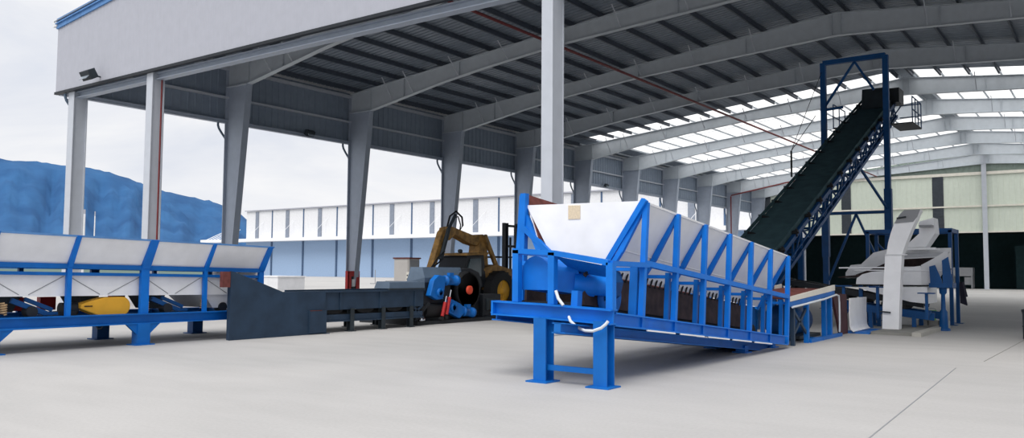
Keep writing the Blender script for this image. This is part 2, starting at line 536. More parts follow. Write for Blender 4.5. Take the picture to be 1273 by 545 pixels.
# flood lights
def flood(x, y, z, lab, d=(0, -1), s=1.0):
    t = thing('flood_light', lab, 'light', (x, y, z))
    dx, dy = d
    b = MB()
    c = Vector((x, y, z)) + Vector((dx, dy, 0)) * .45 * s
    b.bar(c + Vector((-.32 * s * abs(dy) - .1 * s * dx * 0, -.32 * s * abs(dx), 0)), c + Vector((.32 * s * abs(dy), .32 * s * abs(dx), 0)), .3 * s, .36 * s, (dx * .5, dy * .5, .86))
    build('housing', b, 'darksteel', t)
    b = MB().bar(Vector((x, y, z)) + Vector((dx, dy, 0)) * .0, c, .05, .05); build('bracket', b, 'darksteel', t)
    b = MB()
    c2 = c + Vector((dx * .16, dy * .16, -.12)) * s
    b.bar(c2 + Vector((-.26 * s * abs(dy), -.26 * s * abs(dx), 0)), c2 + Vector((.26 * s * abs(dy), .26 * s * abs(dx), 0)), .24 * s, .02, (dx * .6, dy * .6, .5))
    build('lens', b, 'lamp', t)
    return t
flood(3.35, -0.005, 8.85, 'black flood light under the white gable cladding near its left corner')
flood(0.04, 12.8, 8.72, 'small pale flood light on the left eave between first and second side columns', (1, 0), .8)
flood(0.04, 44.6, 8.72, 'small pale flood light on the left eave between fifth and sixth side columns', (1, 0), .7)

# ------------------------------------------------------------------ rear wall and hall behind
Y = LEN
mb = MB()
mb.box(0, W, Y, Y + .08, 5.85, 11.7)
ribs_x(mb, 0.1, W, 5.85, lambda x: 11.68, Y, 0.5, 0.02)
build('wall_back', mb, 'clad_cream', kind='structure', label='cream corrugated cladding across the back of the shed')
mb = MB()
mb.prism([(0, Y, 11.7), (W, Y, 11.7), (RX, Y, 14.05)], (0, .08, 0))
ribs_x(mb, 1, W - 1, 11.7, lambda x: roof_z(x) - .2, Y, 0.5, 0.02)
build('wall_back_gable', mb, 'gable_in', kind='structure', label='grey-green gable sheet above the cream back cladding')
for i, (x0, x1) in enumerate(((1.3, 2.25), (10.2, 11.2), (19.35, 20.4), (28.5, 29.5), (37.6, 38.6))):
    mb = MB()
    for z in [5.95 + .3 * k for k in range(19)]:
        mb.hexa([(x0, Y - .05, z), (x1, Y - .05, z), (x1, Y - .02, z), (x0, Y - .02, z),
                 (x0, Y - .11, z + .26), (x1, Y - .11, z + .26), (x1, Y - .08, z + .26), (x0, Y - .08, z + .26)])
    mb.box(x0, x1, Y - .04, Y - .025, 5.9, 11.65)
    build('window_%d' % (i + 1), mb, 'louver', kind='structure', label='dark louvre strip in the cream back cladding')
for z, h, lab in ((8.35, .16, 'pale horizontal rail across the middle of the cream back wall'), (11.62, .3, 'pale horizontal rail along the top of the cream back wall'), (5.72, .16, 'pale horizontal rail along the bottom edge of the cream back wall')):
    mb = MB().box(0.2, W - .2, Y - .2, Y - .02, z, z + h)
    build('wall_rail', mb, 'cream', label=lab, cat='rail')
for x, top_, lab in ((6.0, 12.0, 'white back wall column seen past the lower belt conveyor frame'), (15.1, 12.6, 'white back wall column behind the white curved chute'), (24.15, 13.6, 'white back wall column under the roof ridge'), (33.3, 12.8, 'white back wall column beyond the right of the ridge')):
    t = thing('wall_column', lab, 'column', (x, Y - .3, 0))
    b = MB().box(x - .22, x + .22, Y - .36, Y - .33, .02, top_); build('front_flange', b, 'steel_pale', t)
    b = MB().box(x - .15, x + .15, Y - .33, Y + .3, .02, 5.8); build('web', b, 'steel_pale', t)
    b = MB().box(x - .15, x + .15, Y - .33, Y - .05, 5.8, top_); build('upper_web', b, 'steel_pale', t)
    b = MB().box(x - .3, x + .3, Y - .45, Y + .4, 0, .02); build('base_plate', b, 'steel_pale', t)
# hall behind
mb = MB().box(-.2, W + .2, Y + 16, Y + 16.2, 0, 6.2); build('wall_hall_back', mb, 'hall', kind='structure')
mb = MB().box(-.2, 0, Y + .1, Y + 16, 0, 6.2); build('wall_hall_left', mb, 'hall', kind='structure')
mb = MB().box(W, W + .2, Y + .1, Y + 16, 0, 6.2); build('wall_hall_right', mb, 'hall', kind='structure')
mb = MB().box(-.2, W + .2, Y + .1, Y + 16.2, 6.2, 6.4); build('ceiling_hall', mb, 'hall', kind='structure')
mb = MB().box(0, W, Y + 2.2, Y + 16, 0.001, 0.012); build('floor_hall', mb, 'hall', kind='structure')
mb = MB().box(26, 36, Y + 8, Y + 8.2, 0.02, 4.6); build('wall_hall_partition', mb, 'hall', kind='structure')
# grey bin in dark hall
t = thing('storage_hopper', 'grey storage hopper standing in the dark hall left of the ridge column', 'hopper', (21.6, Y + 3, 0))
b = MB().box(20.6, 22.6, Y + 2.3, Y + 3.7, 1.3, 2.2); build('body', b, 'cabinet_side', t)
for x in (20.7, 22.5):
    for y in (2.4, 3.6):
        b = MB().box(x - .08, x + .08, Y + y - .08, Y + y + .08, 0.012, 1.3); build('leg', b, 'cabinet_side', t)
b = MB().box(21.8, 22.4, Y + 2.4, Y + 2.9, .4, 1.2); build('motor_box', b, 'cabinet_side', t)

# ------------------------------------------------------------------ LONG FEEDER (left)
def ta(p):
    return Vector((p.x, p.y, p.z * (1 - 0.01 * (p.y + 7.2)) if p.z > .42 else p.z))
XF, XB = 19.12, 17.2
fd = thing('batch_feeder', 'long blue framed feeder with flared white hopper panels and yellow guard', 'feeder', (18.2, -8, 0))
YA, YB = -11.6, -4.25
for x in (XF - .02, XB):
    b = MB(ta).hbar((x, YA, .515), (x, YB, .515), .2, .2, t=.02); build('base_rail', b, 'blue_dull', fd)
for y in (-11.4, -9.9, -8.6, -7.2, -5.8, -4.45):
    b = MB(ta).bar((XB, y, .52), (XF - .1, y, .52), .1, .14); build('cross_member', b, 'blue_dark', fd)
def foot(x, y, m, wide=True):
    b = MB()
    b.box(x - .11, x + .11, y - .13, y + .13, .02, .42)
    b.box(x - .17, x + .17, y - .2, y + .2, 0, .02)
    if wide:
        for s in (-1, 1):
            b.prism([(x + .02, y + s * .12, .42), (x + .02, y + s * .36, .42), (x + .02, y + s * .12, .2)], (.06, 0, 0))
    return build('foot', b, m, fd)
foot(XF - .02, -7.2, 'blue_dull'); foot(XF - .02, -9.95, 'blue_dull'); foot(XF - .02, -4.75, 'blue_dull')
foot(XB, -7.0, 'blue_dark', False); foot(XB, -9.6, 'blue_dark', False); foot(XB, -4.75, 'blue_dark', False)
for y, w in ((-11.4, .075), (-10.08, .17), (-8.66, .085), (-7.18, .17), (-5.82, .075), (-4.4, .12)):
    for sx, x in ((1, XF), (-1, XB)):
        b = MB(ta)
        b.bar((x, y, .6), (x, y, 1.58), w, .08, (1, 0, 0))
        pts = [(x, y - w / 2, 1.5), (x + sx * .06, y - w / 2, 1.5), (x + sx * .36, y - w / 2, 2.06), (x + sx * .29, y - w / 2, 2.06), (x - sx * .06, y - w / 2, 1.62)]
        b.prism(pts, (0, w, 0))
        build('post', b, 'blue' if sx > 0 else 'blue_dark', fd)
for sx, x in ((1, XF), (-1, XB)):
    b = MB(ta).bar((x - sx * .02, YA, 1.515), (x - sx * .02, -4.35, 1.515), .12, .09); build('upper_beam', b, 'blue_dull', fd)
    b = MB(ta).bar((x - sx * .03, YA, 1.375), (x - sx * .03, -4.35, 1.375), .08, .06); build('lower_beam', b, 'blue_dull', fd)
    b = MB(ta).prism([(x, YA, 1.555), (x + sx * .31, YA, 2.04), (x + sx * .285, YA, 2.045), (x - sx * .03, YA, 1.555)], (0, -4.33 - YA, 0))
    for y in (-10.8, -9.4, -7.9, -6.5, -5.1):
        b.box(x, x, y, y, 1.6, 1.6)
    build('flared_panel', b, 'white', fd)
    b = MB(ta).bar((x + sx * .31, YA, 2.055), (x + sx * .31, -4.3, 2.055), .07, .035); build('rim_rail', b, 'blue_sky', fd)
    # straight white skirt below the beams with folded creases
    b = MB(ta).box(min(x - sx * .1, x - sx * .13), max(x - sx * .1, x - sx * .13), YA, -4.4, .97, 1.35)
    build('skirt_panel', b, 'white', fd)
    if sx > 0:
        for (ya, yb) in ((-10.08, -8.66), (-8.66, -7.18), (-7.18, -5.82), (-5.82, -4.4)):
            ym = (ya + yb) / 2
            for p, q in (((ya + .05, 1.33), (ym - .1, 1.0)), ((yb - .05, 1.33), (ym + .06, 1.0))):
                b = MB(ta).bar((x - .1, p[0], p[1]), (x - .1, q[0], q[1]), .012, .02, (1, 0, 0)); build('crease_rib', b, 'cabinet_side', fd)
b = MB(ta).plate([(XB + .02, -4.36, 1.0), (XF - .05, -4.36, 1.0), (XF - .02, -4.36, 1.54), (XF + .29, -4.36, 2.04), (XB - .29, -4.36, 2.04), (XB, -4.36, 1.54)], .03); build('end_panel', b, 'white', fd)
b = MB(ta).box(XB + .12, XF - .14, YA, -4.4, 1.6, 1.62); build('inner_deck', b, 'black', fd)
# tapered outlet chutes, one per bay, dark belt deck
b = MB(ta).box(XB + .35, XF - .45, YA, YB, .50, .54); build('belt', b, 'black', fd)
for ya, yb, m in ((-5.75, -4.75, 'white_grey'), (-7.1, -6.1, 'darksteel'), (-8.55, -7.45, 'darksteel'), (-9.95, -8.95, 'darksteel')):
    ym = (ya + yb) / 2
    b = MB(ta)
    xa, xb = (XB + .35, XF - .12) if m == 'white_grey' else (XB + .6, XF - .5)
    hw = .5 if m == 'white_grey' else .2
    b.hexa([(xa, ym - hw, .985), (xb, ym - hw, .985), (xb, ym + hw, .985), (xa, ym + hw, .985),
            (xa + .2, ym - hw * .5, .68), (xb - .05, ym - hw * .5, .68), (xb - .05, ym + hw * .4, .68), (xa + .2, ym + hw * .4, .68)])
    build('outlet_chute', b, m, fd)
# vibrating trays: blue arms and springs
def coil(c, r, h, n=5, t=.016):
    return [(c[0] + r * math.cos(2 * PI * i / 10), c[1] + r * math.sin(2 * PI * i / 10), c[2] + h * i / (10 * n)) for i in range(10 * n + 1)]
for y in (-10.6, -9.2, -6.55, -5.25):
    p = None
    b = MB(ta)
    b.bar((XF - .2, y - .35, .9), (XF - .2, y + .25, .66), .07, .09); b.bar((XF - .2, y + .2, .66), (XF - .2, y + .45, .66), .08, .05)
    b.bar((XF - .25, y - .1, .92), (XF - .25, y + .38, .72), .06, .07)
    p = build('vibrating_arm', b, 'blue_dark', fd)
    b = MB(ta).disc((XF - .22, y - .02, .7), (1, 0, 0), .1, .2, 14); build('vibrator_motor', b, 'black_paint', p)
    b = MB(ta).tube(coil((XF - .14, y - .5, .66), .055, .2), .014, 5); build('spring', b, 'spring', p)
# yellow belt guard (teardrop)
b = MB()
prof = []
for i in range(13):
    a = -PI / 2 + PI * i / 12
    prof.append((-7.56 + .17 * math.cos(a), .765 + .185 * math.sin(a)))
prof += [(-7.9, .945), (-8.2, .87), (-8.36, .82), (-8.37, .745), (-8.2, .67), (-8.0, .59)]
b.prism([(XF - .1, y, z) for y, z in prof], (-.28, 0, 0))
g = build('belt_guard', b, 'yellow', fd, bevel=.02)
b = MB().box(XF - .11, XF - .09, -8.3, -8.15, .775, .795); build('slot', b, 'black', g)
b = MB().disc((XF - .3, -8.5, .74), (0, 1, 0), .12, .3, 14); b.box(XF - .42, XF - .18, -8.72, -8.4, .61, .7); build('drive_motor', b, 'black_paint', fd)
for y in (-8.8, -8.2, -6.75):
    b = MB().box(XB + .05, XB + .2, y - .15, y + .15, .66, .92); build('gear_box', b, 'red', fd)
b = MB().tube([(XF + .02, -8.12, .41), (XF + .02, -8.09, .36), (XF + .02, -8.03, .36), (XF + .02, -8.0, .41)], .012, 6); build('lifting_eye', b, 'darksteel', fd)

# ------------------------------------------------------------------ CHARCOAL CONVEYOR
cv = thing('infeed_conveyor', 'charcoal belt conveyor with a tall side wing at the feeder end', 'conveyor', (19, -2, 0))
XW = 19.6
b = MB().prism([(XW, -5.52, 0.0), (XW, -5.52, 1.46), (XW, -5.42, 1.44), (XW, -4.15, 1.0), (XW, -2.9, 1.0), (XW, -2.9, 0.0)], (-.04, 0, 0))
build('side_wing', b, 'charcoal', cv)
b = MB()
b.box(XW + .002, XW + .05, -3.4, -2.9, .03, .55); b.box(XW - .25, XW + .03, -2.95, -2.9, 0, .55)
b.box(XW - .2, XW + .1, -3.0, -2.84, 0, .015)
h = build('hatch_box', b, 'charcoal', cv)
b = MB().box(XW + .051, XW + .056, -3.4, -3.05, .545, .56); build('seal_strip', b, 'rust', h)
b = MB(); b.box(XW - .1, XW + .0, -5.72, -5.53, 1.12, 1.45); build('end_channel', b, 'rust', cv)
b = MB().box(XW - .14, XW - .04, -5.5, -5.46, 0, 1.42); build('wing_stiffener', b, 'charcoal', cv)
XC = 19.5
b = MB().box(XC - .05, XC, -2.92, .65, .54, 1.0); b.box(XC - .02, XC + .06, -4.1, .65, .96, 1.0); build('side_panel', b, 'charcoal', cv)
b = MB().box(18.12, 18.17, -2.92, .65, .54, 1.0); build('rear_panel', b, 'charcoal', cv)
b = MB().box(18.17, XC - .05, -4.2, .66, .62, .66); build('belt', b, 'black', cv)
for y in (-2.35, -1.0, .3):
    b = MB().box(XC, XC + .03, y - .03, y + .03, .54, .98); build('panel_rib', b, 'charcoal', cv)
b = MB().bar((XC - .06, -2.9, .36), (XC - .06, .64, .34), .08, .14); b.bar((XC - .06, -2.9, .27), (XC - .06, .64, .25), .16, .03); build('lower_rail', b, 'charcoal', cv)
b = MB().bar((18.2, -2.9, .36), (18.2, .64, .34), .08, .14); build('lower_rail', b, 'charcoal', cv)
for y in (-1.98, -.9, .15):
    for x in (XC - .02, 18.2):
        b = MB().hbar((x, y, 0.02), (x, y, .56), .12, .14, (1, 0, 0), t=.02); b.box(x - .1, x + .1, y - .1, y + .1, 0, .02); build('leg', b, 'darksteel', cv)
for y in (-2.5, -1.45, -.4, .55):
    b = MB().disc((18.85, y, .44), (1, 0, 0), .07, 1.15, 12); build('return_roller', b, 'black', cv)
    b = MB()
    pr = [(y + .3 * math.cos(PI + PI * i / 10), .535 + .1 * math.sin(PI + PI * i / 10)) for i in range(11)]
    b.prism([(XC - .06, a, z) for a, z in pr], (-.02, 0, 0)); build('roller_bracket', b, 'black', cv)
for p, q in (((.2, .3), (.62, .54)), ((.62, .3), (.3, .52))):
    b = MB().bar((XC - .03, p[0], p[1]), (XC - .03, q[0], q[1]), .03, .06); build('cross_brace', b, 'charcoal', cv)
b = MB()
b.prism([(XC + .06, -.72, 1.03), (XC + .02, -.68, 1.19), (19.05, -.68, 1.21), (19.0, -.72, 1.03)], (0, 1.35, 0))
build('hood', b, 'charcoal_light', cv)
b = MB().box(XC + .05, XC + .1, -.75, .62, 1.0, 1.035); build('hood_flange', b, 'darksteel', cv)

# ------------------------------------------------------------------ DRUM CHIPPER
ch = thing('drum_chipper', 'black drum chipper with bright blue gear motors beside the charcoal conveyor', 'chipper', (18.4, 2.4, 0))
b = MB().box(17.0, 19.25, .70, 5.3, 0, .1); b.box(17.0, 19.35, 4.1, 5.3, .1, .14); build('skid_base', b, 'black_paint', ch)
b = MB().box(17.9, 19.05, .72, 2.3, .1, 1.17); b.box(18.0, 19.1, .70, .95, .5, 1.2); build('feed_housing', b, 'black_paint', ch)
b = MB().disc((19.05, 1.5, .38), (0, 1, 0), .2, .8, 16); build('feed_roll', b, 'black', ch)
b = MB().box(17.6, 18.8, 2.3, 4.0, .1, 1.3); build('rotor_housing', b, 'black_paint', ch, bevel=.03)
b = MB().prism([(19.0, 1.25, 1.17), (19.0, 1.25, 1.3), (18.75, 1.42, 1.6), (18.3, 1.42, 1.6), (18.3, 1.25, 1.17)], (0, 1.7, 0)); build('top_hood', b, 'charcoal_light', ch)
b = MB().prism([(18.82, 2.8, 1.3), (18.82, 2.95, 1.52), (18.82, 3.5, 1.58), (18.82, 3.95, 1.45), (18.82, 4.1, 1.1), (18.82, 4.0, .9)], (-1.0, 0, 0)); build('rotor_cover', b, 'black_paint', ch)
b = MB().lathe((18.98, 3.15, .93), (1, 0, 0), [(-.1, .4), (-.1, .56), (.08, .56), (.08, .5), (.04, .48), (.04, .14)], 32); fw = build('flywheel', b, 'black', ch)
b = MB().lathe((18.98, 3.15, .93), (1, 0, 0), [(.03, .13), (.14, .13), (.15, .08)], 20); build('hub', b, 'orange', fw)
b = MB().box(17.6, 18.95, 4.0, 4.9, .1, .78); build('discharge_box', b, 'black_paint', ch, bevel=.02)
b = MB().box(18.95, 18.99, 4.15, 4.6, .3, .65); build('access_door', b, 'darksteel', ch)
def gear(poly, mot_a, mot_b, r, hole):
    b = MB().prism([(19.08, y, z) for y, z in poly], (.18, 0, 0)); g = build('gear_reducer', b, 'blue_dull', ch, bevel=.02)
    b = MB().lathe((19.26, hole[0], hole[1]), (1, 0, 0), [(-.02, .13), (.05, .13), (.05, .07), (.0, .06)], 18); build('shaft_collar', b, 'blue_dull', g)
    b = MB().disc((19.27, hole[0], hole[1]), (1, 0, 0), .06, .03, 14); build('shaft_end', b, 'black', g)
    a = Vector((19.17, mot_a[0], mot_a[1])); c = Vector((19.17, mot_b[0], mot_b[1])); d = (c - a)
    L = d.length
    b = MB().lathe(a, d, [(0, r * .6), (L * .2, r * .6), (L * .2, r), (L * .3, r), (L * .3, r * .9), (L * .85, r * .9), (L * .85, r), (L, r), (L, r * .8)], 20)
    m = build('motor', b, 'blue_dull', g)
    b = MB().box(19.13, 19.24, (a.y + c.y) / 2 - .06, (a.y + c.y) / 2 + .12, (a.z + c.z) / 2 + r * .7, (a.z + c.z) / 2 + r + .07); build('terminal_box', b, 'blue_dull', m)
    return g
gear([(1.2, .80), (1.36, 1.24), (1.56, 1.38), (1.86, 1.34), (1.84, 1.1), (1.76, .70), (1.5, .68)], (1.78, 1.22), (2.46, 1.22), .15, (1.6, .88))
gear([(1.98, .32), (1.97, .60), (2.16, .68), (2.5, .56), (2.75, .42), (2.72, .26), (2.5, .12)], (2.6, .33), (3.22, .26), .15, (2.2, .44))
for (ya, za, yb, zb) in ((1.62, .1, 1.82, .78), (1.8, .14, 2.02, .95)):
    b = MB().tube([(19.32, ya + .03, za + .12), (19.32, ya + (yb - ya) * .75, za + (zb - za) * .75)], .05, 12); h = build('hydraulic_cylinder', b, 'red', ch)
    b = MB().tube([(19.32, ya + (yb - ya) * .75, za + (zb - za) * .75), (19.32, yb, zb)], .022, 10); build('piston_rod', b, 'chrome', h)
    b = MB().disc((19.32, ya, za + .04), (1, 0, 0), .06, .1, 14); build('mounting_eye', b, 'black', h)
b = MB().lathe((19.15, .95, .12), (0, 0, 1), [(0, .12), (.06, .12), (.1, .06)], 18); build('lamp_cap', b, 'chrome', ch)
for p, q in (((.72, .1), (1.1, .62)), ((1.1, .1), (.75, .5))):
    b = MB().bar((19.12, p[0], p[1]), (19.3, q[0], q[1]), .06, .08); build('support_brace', b, 'black_paint', ch)

# ------------------------------------------------------------------ CONTROL CABINET
t = thing('control_cabinet', 'tall beige control cabinet with red edged top behind the charcoal conveyor', 'cabinet', (14.7, 4.7, 0))
b = MB().box(14.3, 15.0, 4.9, 5.43, .08, 1.9); build('body', b, 'cabinet', t)
b = MB().box(14.34, 14.96, 4.875, 4.9, .15, 1.86); build('door', b, 'cabinet', t)
b = MB().box(15.0, 15.02, 4.93, 5.4, .15, 1.86); build('side_cover', b, 'cabinet_side', t)
b = MB().box(14.27, 15.05, 4.86, 5.46, 1.9, 1.95); build('top_cover', b, 'rust', t)
b = MB().box(14.35, 14.95, 4.95, 5.38, 0, .08); build('plinth', b, 'darksteel', t)
t = thing('vent_unit', 'low cream perforated box beside the beige control cabinet', 'box', (16.2, 4.2, 0))
b = MB().box(15.9, 16.2, 3.8, 4.15, 0, 1.45); build('body', b, 'cream', t)
for i in range(3):
    for j in range(4):
        b = MB().disc((16.203, 3.87 + i * .11, .98 + j * .12), (1, 0, 0), .03, .02, 10); build('vent_hole', b, 'black', t)
        b = MB().disc((15.96 + i * .09, 3.797, .98 + j * .12), (0, 1, 0), .025, .02, 10); build('vent_hole', b, 'black', t)

# ------------------------------------------------------------------ BACKHOE LOADER (behind chipper)
ex = thing('backhoe_loader', 'weathered mustard backhoe loader with folded arm behind the black chipper', 'excavator', (14.8, 8.4, 0))
XE = 15.0
def rib(name, pts, w, m='mustard', parent=None, x=XE):
    b = MB().prism([(x + w / 2, y, z) for y, z in pts], (-w, 0, 0)); return build(name, b, m, parent or ex, bevel=.02)
rib('dipper_arm', [(5.8, 1.3), (5.98, 1.3), (6.62, 2.5), (6.95, 2.9), (6.75, 3.1), (6.48, 2.9)], .26)
rib('main_boom', [(6.6, 2.75), (6.66, 3.06), (6.95, 3.12), (8.2, 2.85), (8.85, 2.9), (8.95, 2.6), (8.4, 2.45), (8.0, 2.52), (7.15, 2.82), (6.85, 2.6)], .36)
rib('boom_post', [(8.35, 1.4), (8.5, 2.5), (8.88, 2.85), (9.0, 2.3), (9.1, 1.4)], .5)
b = MB().bar((XE - .3, 8.75, 2.85), (XE - .3, 9.75, 1.3), .12, .16); b.bar((XE + .3, 8.75, 2.85), (XE + .3, 9.75, 1.3), .12, .16); build('stay_bar', b, 'mustard', ex)
b = MB().tube([(XE + .22, 6.3, 1.9), (XE + .22, 6.72, 3.0)], .08, 10); b.tube([(XE + .22, 6.72, 3.0), (XE + .22, 7.1, 3.55)], .06, 10); build('arm_cylinder', b, 'darksteel', ex)
b = MB().tube([(XE, 6.9, 3.1), (XE, 7.05, 3.5), (XE, 7.4, 3.7), (XE, 7.75, 3.5), (XE, 7.8, 3.2), (XE, 7.6, 2.95)], .035, 8)
b.tube([(XE + .1, 6.9, 3.1), (XE + .1, 7.1, 3.42), (XE + .1, 7.4, 3.5), (XE + .1, 7.55, 3.2), (XE + .1, 7.5, 2.95)], .025, 8); build('hydraulic_hose', b, 'black', ex)
b = MB().tube([(XE + .2, 6.5, 2.1), (XE + .25, 6.2, 1.8), (XE + .2, 5.75, 1.55), (XE + .15, 5.7, 1.35)], .03, 8); b.tube([(XE + .28, 6.45, 2.2), (XE + .3, 6.05, 1.95), (XE + .28, 5.65, 1.5)], .03, 8); build('dipper_hose', b, 'black', ex)
b = MB()
b.hexa([(14.2, 6.95, .9), (15.6, 6.95, .9), (15.6, 8.5, .9), (14.2, 8.5, .9), (14.3, 7.45, 2.05), (15.5, 7.45, 2.05), (15.5, 8.45, 2.1), (14.3, 8.45, 2.1)])
cab = build('cab', b, 'black_paint', ex)
b = MB().hexa([(15.56, 7.3, 1.3), (15.6, 7.3, 1.3), (15.6, 8.2, 1.3), (15.56, 8.2, 1.3), (15.5, 7.62, 1.95), (15.54, 7.62, 1.95), (15.54, 8.25, 1.97), (15.5, 8.25, 1.97)]); build('side_window', b, 'glass', cab)
b = MB().hexa([(14.15, 7.3, 2.06), (15.65, 7.3, 2.06), (15.65, 8.55, 2.12), (14.15, 8.55, 2.12), (14.15, 7.3, 2.14), (15.65, 7.3, 2.14), (15.65, 8.55, 2.2), (14.15, 8.55, 2.2)]); build('cab_roof', b, 'mustard', cab)
b = MB().disc((15.3, 7.3, 2.22), (0, 1, 0), .07, .12, 10); build('work_lamp', b, 'darksteel', cab)
rib('engine_hood', [(8.4, .8), (8.4, 1.6), (9.2, 1.75), (10.3, 1.55), (10.6, 1.2), (10.6, .8)], 1.1)
rib('chassis', [(6.6, .5), (6.6, .95), (10.7, .95), (10.7, .5)], .9, 'black_paint')
def wheel(x, y, r, w_, parent, hubm):
    b = MB()
    prof = [(-w_ / 2, r * .55), (-w_ / 2, r * .9), (-w_ * .35, r), (w_ * .35, r), (w_ / 2, r * .9), (w_ / 2, r * .55), (-w_ / 2, r * .55)]
    n = 28; rings = [[(x + t, y + q * math.cos(2 * PI * k / n), r + q * math.sin(2 * PI * k / n)) for k in range(n)] for t, q in prof]
    b.add([v for ring in rings for v in ring], [(i * n + k, i * n + (k + 1) % n, (i + 1) * n + (k + 1) % n, (i + 1) * n + k) for i in range(len(prof) - 1) for k in range(n)])
    for k in range(18):
        g = 2 * PI * k / 18
        b.bar((x - w_ * .42, y + r * math.cos(g), r + r * math.sin(g)), (x + w_ * .42, y + r * math.cos(g + .1), r + r * math.sin(g + .1)), .07, .03, (0, math.cos(g), math.sin(g)))
    a = build('wheel', b, 'black', parent)
    b = MB().lathe((x, y, r), (1, 0, 0), [(-w_ * .4, r * .56), (w_ * .42, r * .56), (w_ * .3, r * .4), (w_ * .3, r * .2), (w_ * .42, r * .18), (w_ * .44, .02)], 20); build('hub', b, hubm, a)
wheel(15.75, 9.1, .75, .45, ex, 'yellow'); wheel(14.25, 9.1, .75, .45, ex, 'yellow')
wheel(15.65, 7.0, .5, .35, ex, 'yellow'); wheel(14.35, 7.0, .5, .35, ex, 'yellow')
b = MB().hexa([(14.1, 5.6, .25), (15.9, 5.6, .25), (15.9, 6.4, .1), (14.1, 6.4, .1), (14.1, 5.8, .9), (15.9, 5.8, .9), (15.9, 6.2, 1.1), (14.1, 6.2, 1.1)]); build('bucket', b, 'darksteel', ex)

# ------------------------------------------------------------------ FORKLIFT
fk = thing('forklift', 'black forklift mast and truck standing beside the grey shed column', 'forklift', (13, 13.4, 0))
for y in (13.2, 14.15):
    b = MB().hbar((13, y, .1), (13, y, 3.62), .16, .26, (0, 1, 0), t=.04); build('mast_rail', b, 'black_paint', fk)
    b = MB().bar((12.85, y + .12, .4), (12.85, y + .12, 3.4), .1, .1, (0, 1, 0)); build('inner_rail', b, 'black', fk)
for z in (3.5, 2.6, 1.55):
    b = MB().bar((13.0, 13.1, z), (13.0, 14.3, z), .08, .1); build('mast_crossbar', b, 'black_paint', fk)
b = MB().tube([(12.95, 13.65, .3), (12.95, 13.65, 3.0)], .05, 10); build('lift_cylinder', b, 'darksteel', fk)
b = MB().tube([(13.05, 13.8, .4), (13.05, 13.8, 3.45)], .02, 6); build('lift_chain', b, 'black', fk)
b = MB()
for k in range(6):
    b.bar((13.3, 12.6 + k * .22, .9), (13.3, 12.6 + k * .22, 1.55), .03, .03)
b.bar((13.3, 12.55, 1.55), (13.3, 13.75, 1.55), .05, .05); b.bar((13.3, 12.55, .9), (13.3, 13.75, .9), .05, .05)
build('load_guard', b, 'darksteel', fk)
b = MB().box(13.3, 13.4, 13.0, 13.15, .08, .9); b.box(13.3, 14.4, 13.0, 13.14, .06, .11); build('fork', b, 'black', fk)
b = MB().box(13.3, 13.4, 14.1, 14.25, .08, .9); b.box(13.3, 14.4, 14.1, 14.24, .06, .11); build('fork', b, 'black', fk)
b = MB().box(10.9, 12.7, 13.05, 14.35, .35, 1.05); build('body', b, 'black_paint', fk, bevel=.05)
b = MB()
for x in (11.1, 12.5):
    for y in (13.1, 14.3):
        b.bar((x, y, 1.0), (x, y, 2.1), .06, .06)
b.box(11.0, 12.6, 13.0, 14.4, 2.1, 2.16); build('overhead_guard', b, 'black_paint', fk)
for x in (11.2, 12.5):
    for y in (12.98, 14.42):
        b = MB().disc((x, y, .32), (0, 1, 0), .32, .22, 20); build('wheel', b, 'black', fk)

# red guard box around side column
t = thing('column_guard', 'red steel guard cover around the foot of the second side column', 'guard', (.4, 15.6, 0))
b = MB().box(.52, .76, 15.4, 15.44, 0, 1.45); build('rear_plate', b, 'red', t)
b = MB(); b.box(.72, .76, 15.4, 15.62, 0, 1.45); b.box(.72, .76, 16.0, 16.25, 0, 1.45); b.box(.72, .76, 15.62, 16.0, 1.15, 1.45); b.box(.72, .76, 15.62, 16.0, 0, .35); build('front_plate', b, 'red', t)
b = MB().box(.6, .71, 15.6, 16.02, .34, 1.16); build('recess_panel', b, 'darksteel', t)
b = MB().box(.71, .76, 15.7, 15.9, .6, 1.0); build('hose_reel', b, 'white', t)

# ------------------------------------------------------------------ BLUE HOPPER FEEDER (centre, tilted)
TH = math.atan(0.102); CT, ST = math.cos(TH), math.sin(TH)
def tc(p):
    return Vector((p.x, -6.8 + p.y * CT + p.z * ST, -p.y * ST + p.z * CT))
XR = 29.35; XL = 27.18
hf = thing('hopper_feeder', 'large blue chain feeder with a wide flared white hopper on two front legs', 'feeder', (28.4, -4, 0))
# side rails
b = MB(tc).hbar((XR, .05, .89), (XR, 7.15, .89), .16, .18, t=.02); build('side_rail', b, 'blue', hf)
b = MB(tc).hbar((XL + .3, .05, .89), (XL + .3, 7.15, .89), .16, .18, t=.02); build('side_rail', b, 'blue', hf)
b = MB(tc).bar((29.0, -.68, .72), (29.0, 7.2, .72), .1, .12); b.bar((29.02, -.68, .66), (29.02, 7.2, .66), .2, .015); b.bar((29.02, -.68, .78), (29.02, 7.2, .78), .2, .015); build('lower_beam', b, 'blue_dull', hf)
b = MB(tc).bar((28.2, .6, .72), (28.2, 7.2, .72), .1, .12); build('lower_beam', b, 'blue_dull', hf)
b = MB(tc).bar((28.6, .3, .76), (28.6, 7.0, .76), .75, .02); build('return_pan', b, 'blue_dull', hf)
for (sa, sb) in ((.98, 1.9), (2.08, 2.98), (3.15, 4.05), (4.2, 5.1), (5.27, 6.2)):
    b = MB(tc).bar((XR + .07, sa, .79), (XR + .07, sb, .79), .02, .022); build('white_strip', b, 'white', hf)
PS = [.93 + 1.06 * k for k in range(7)]
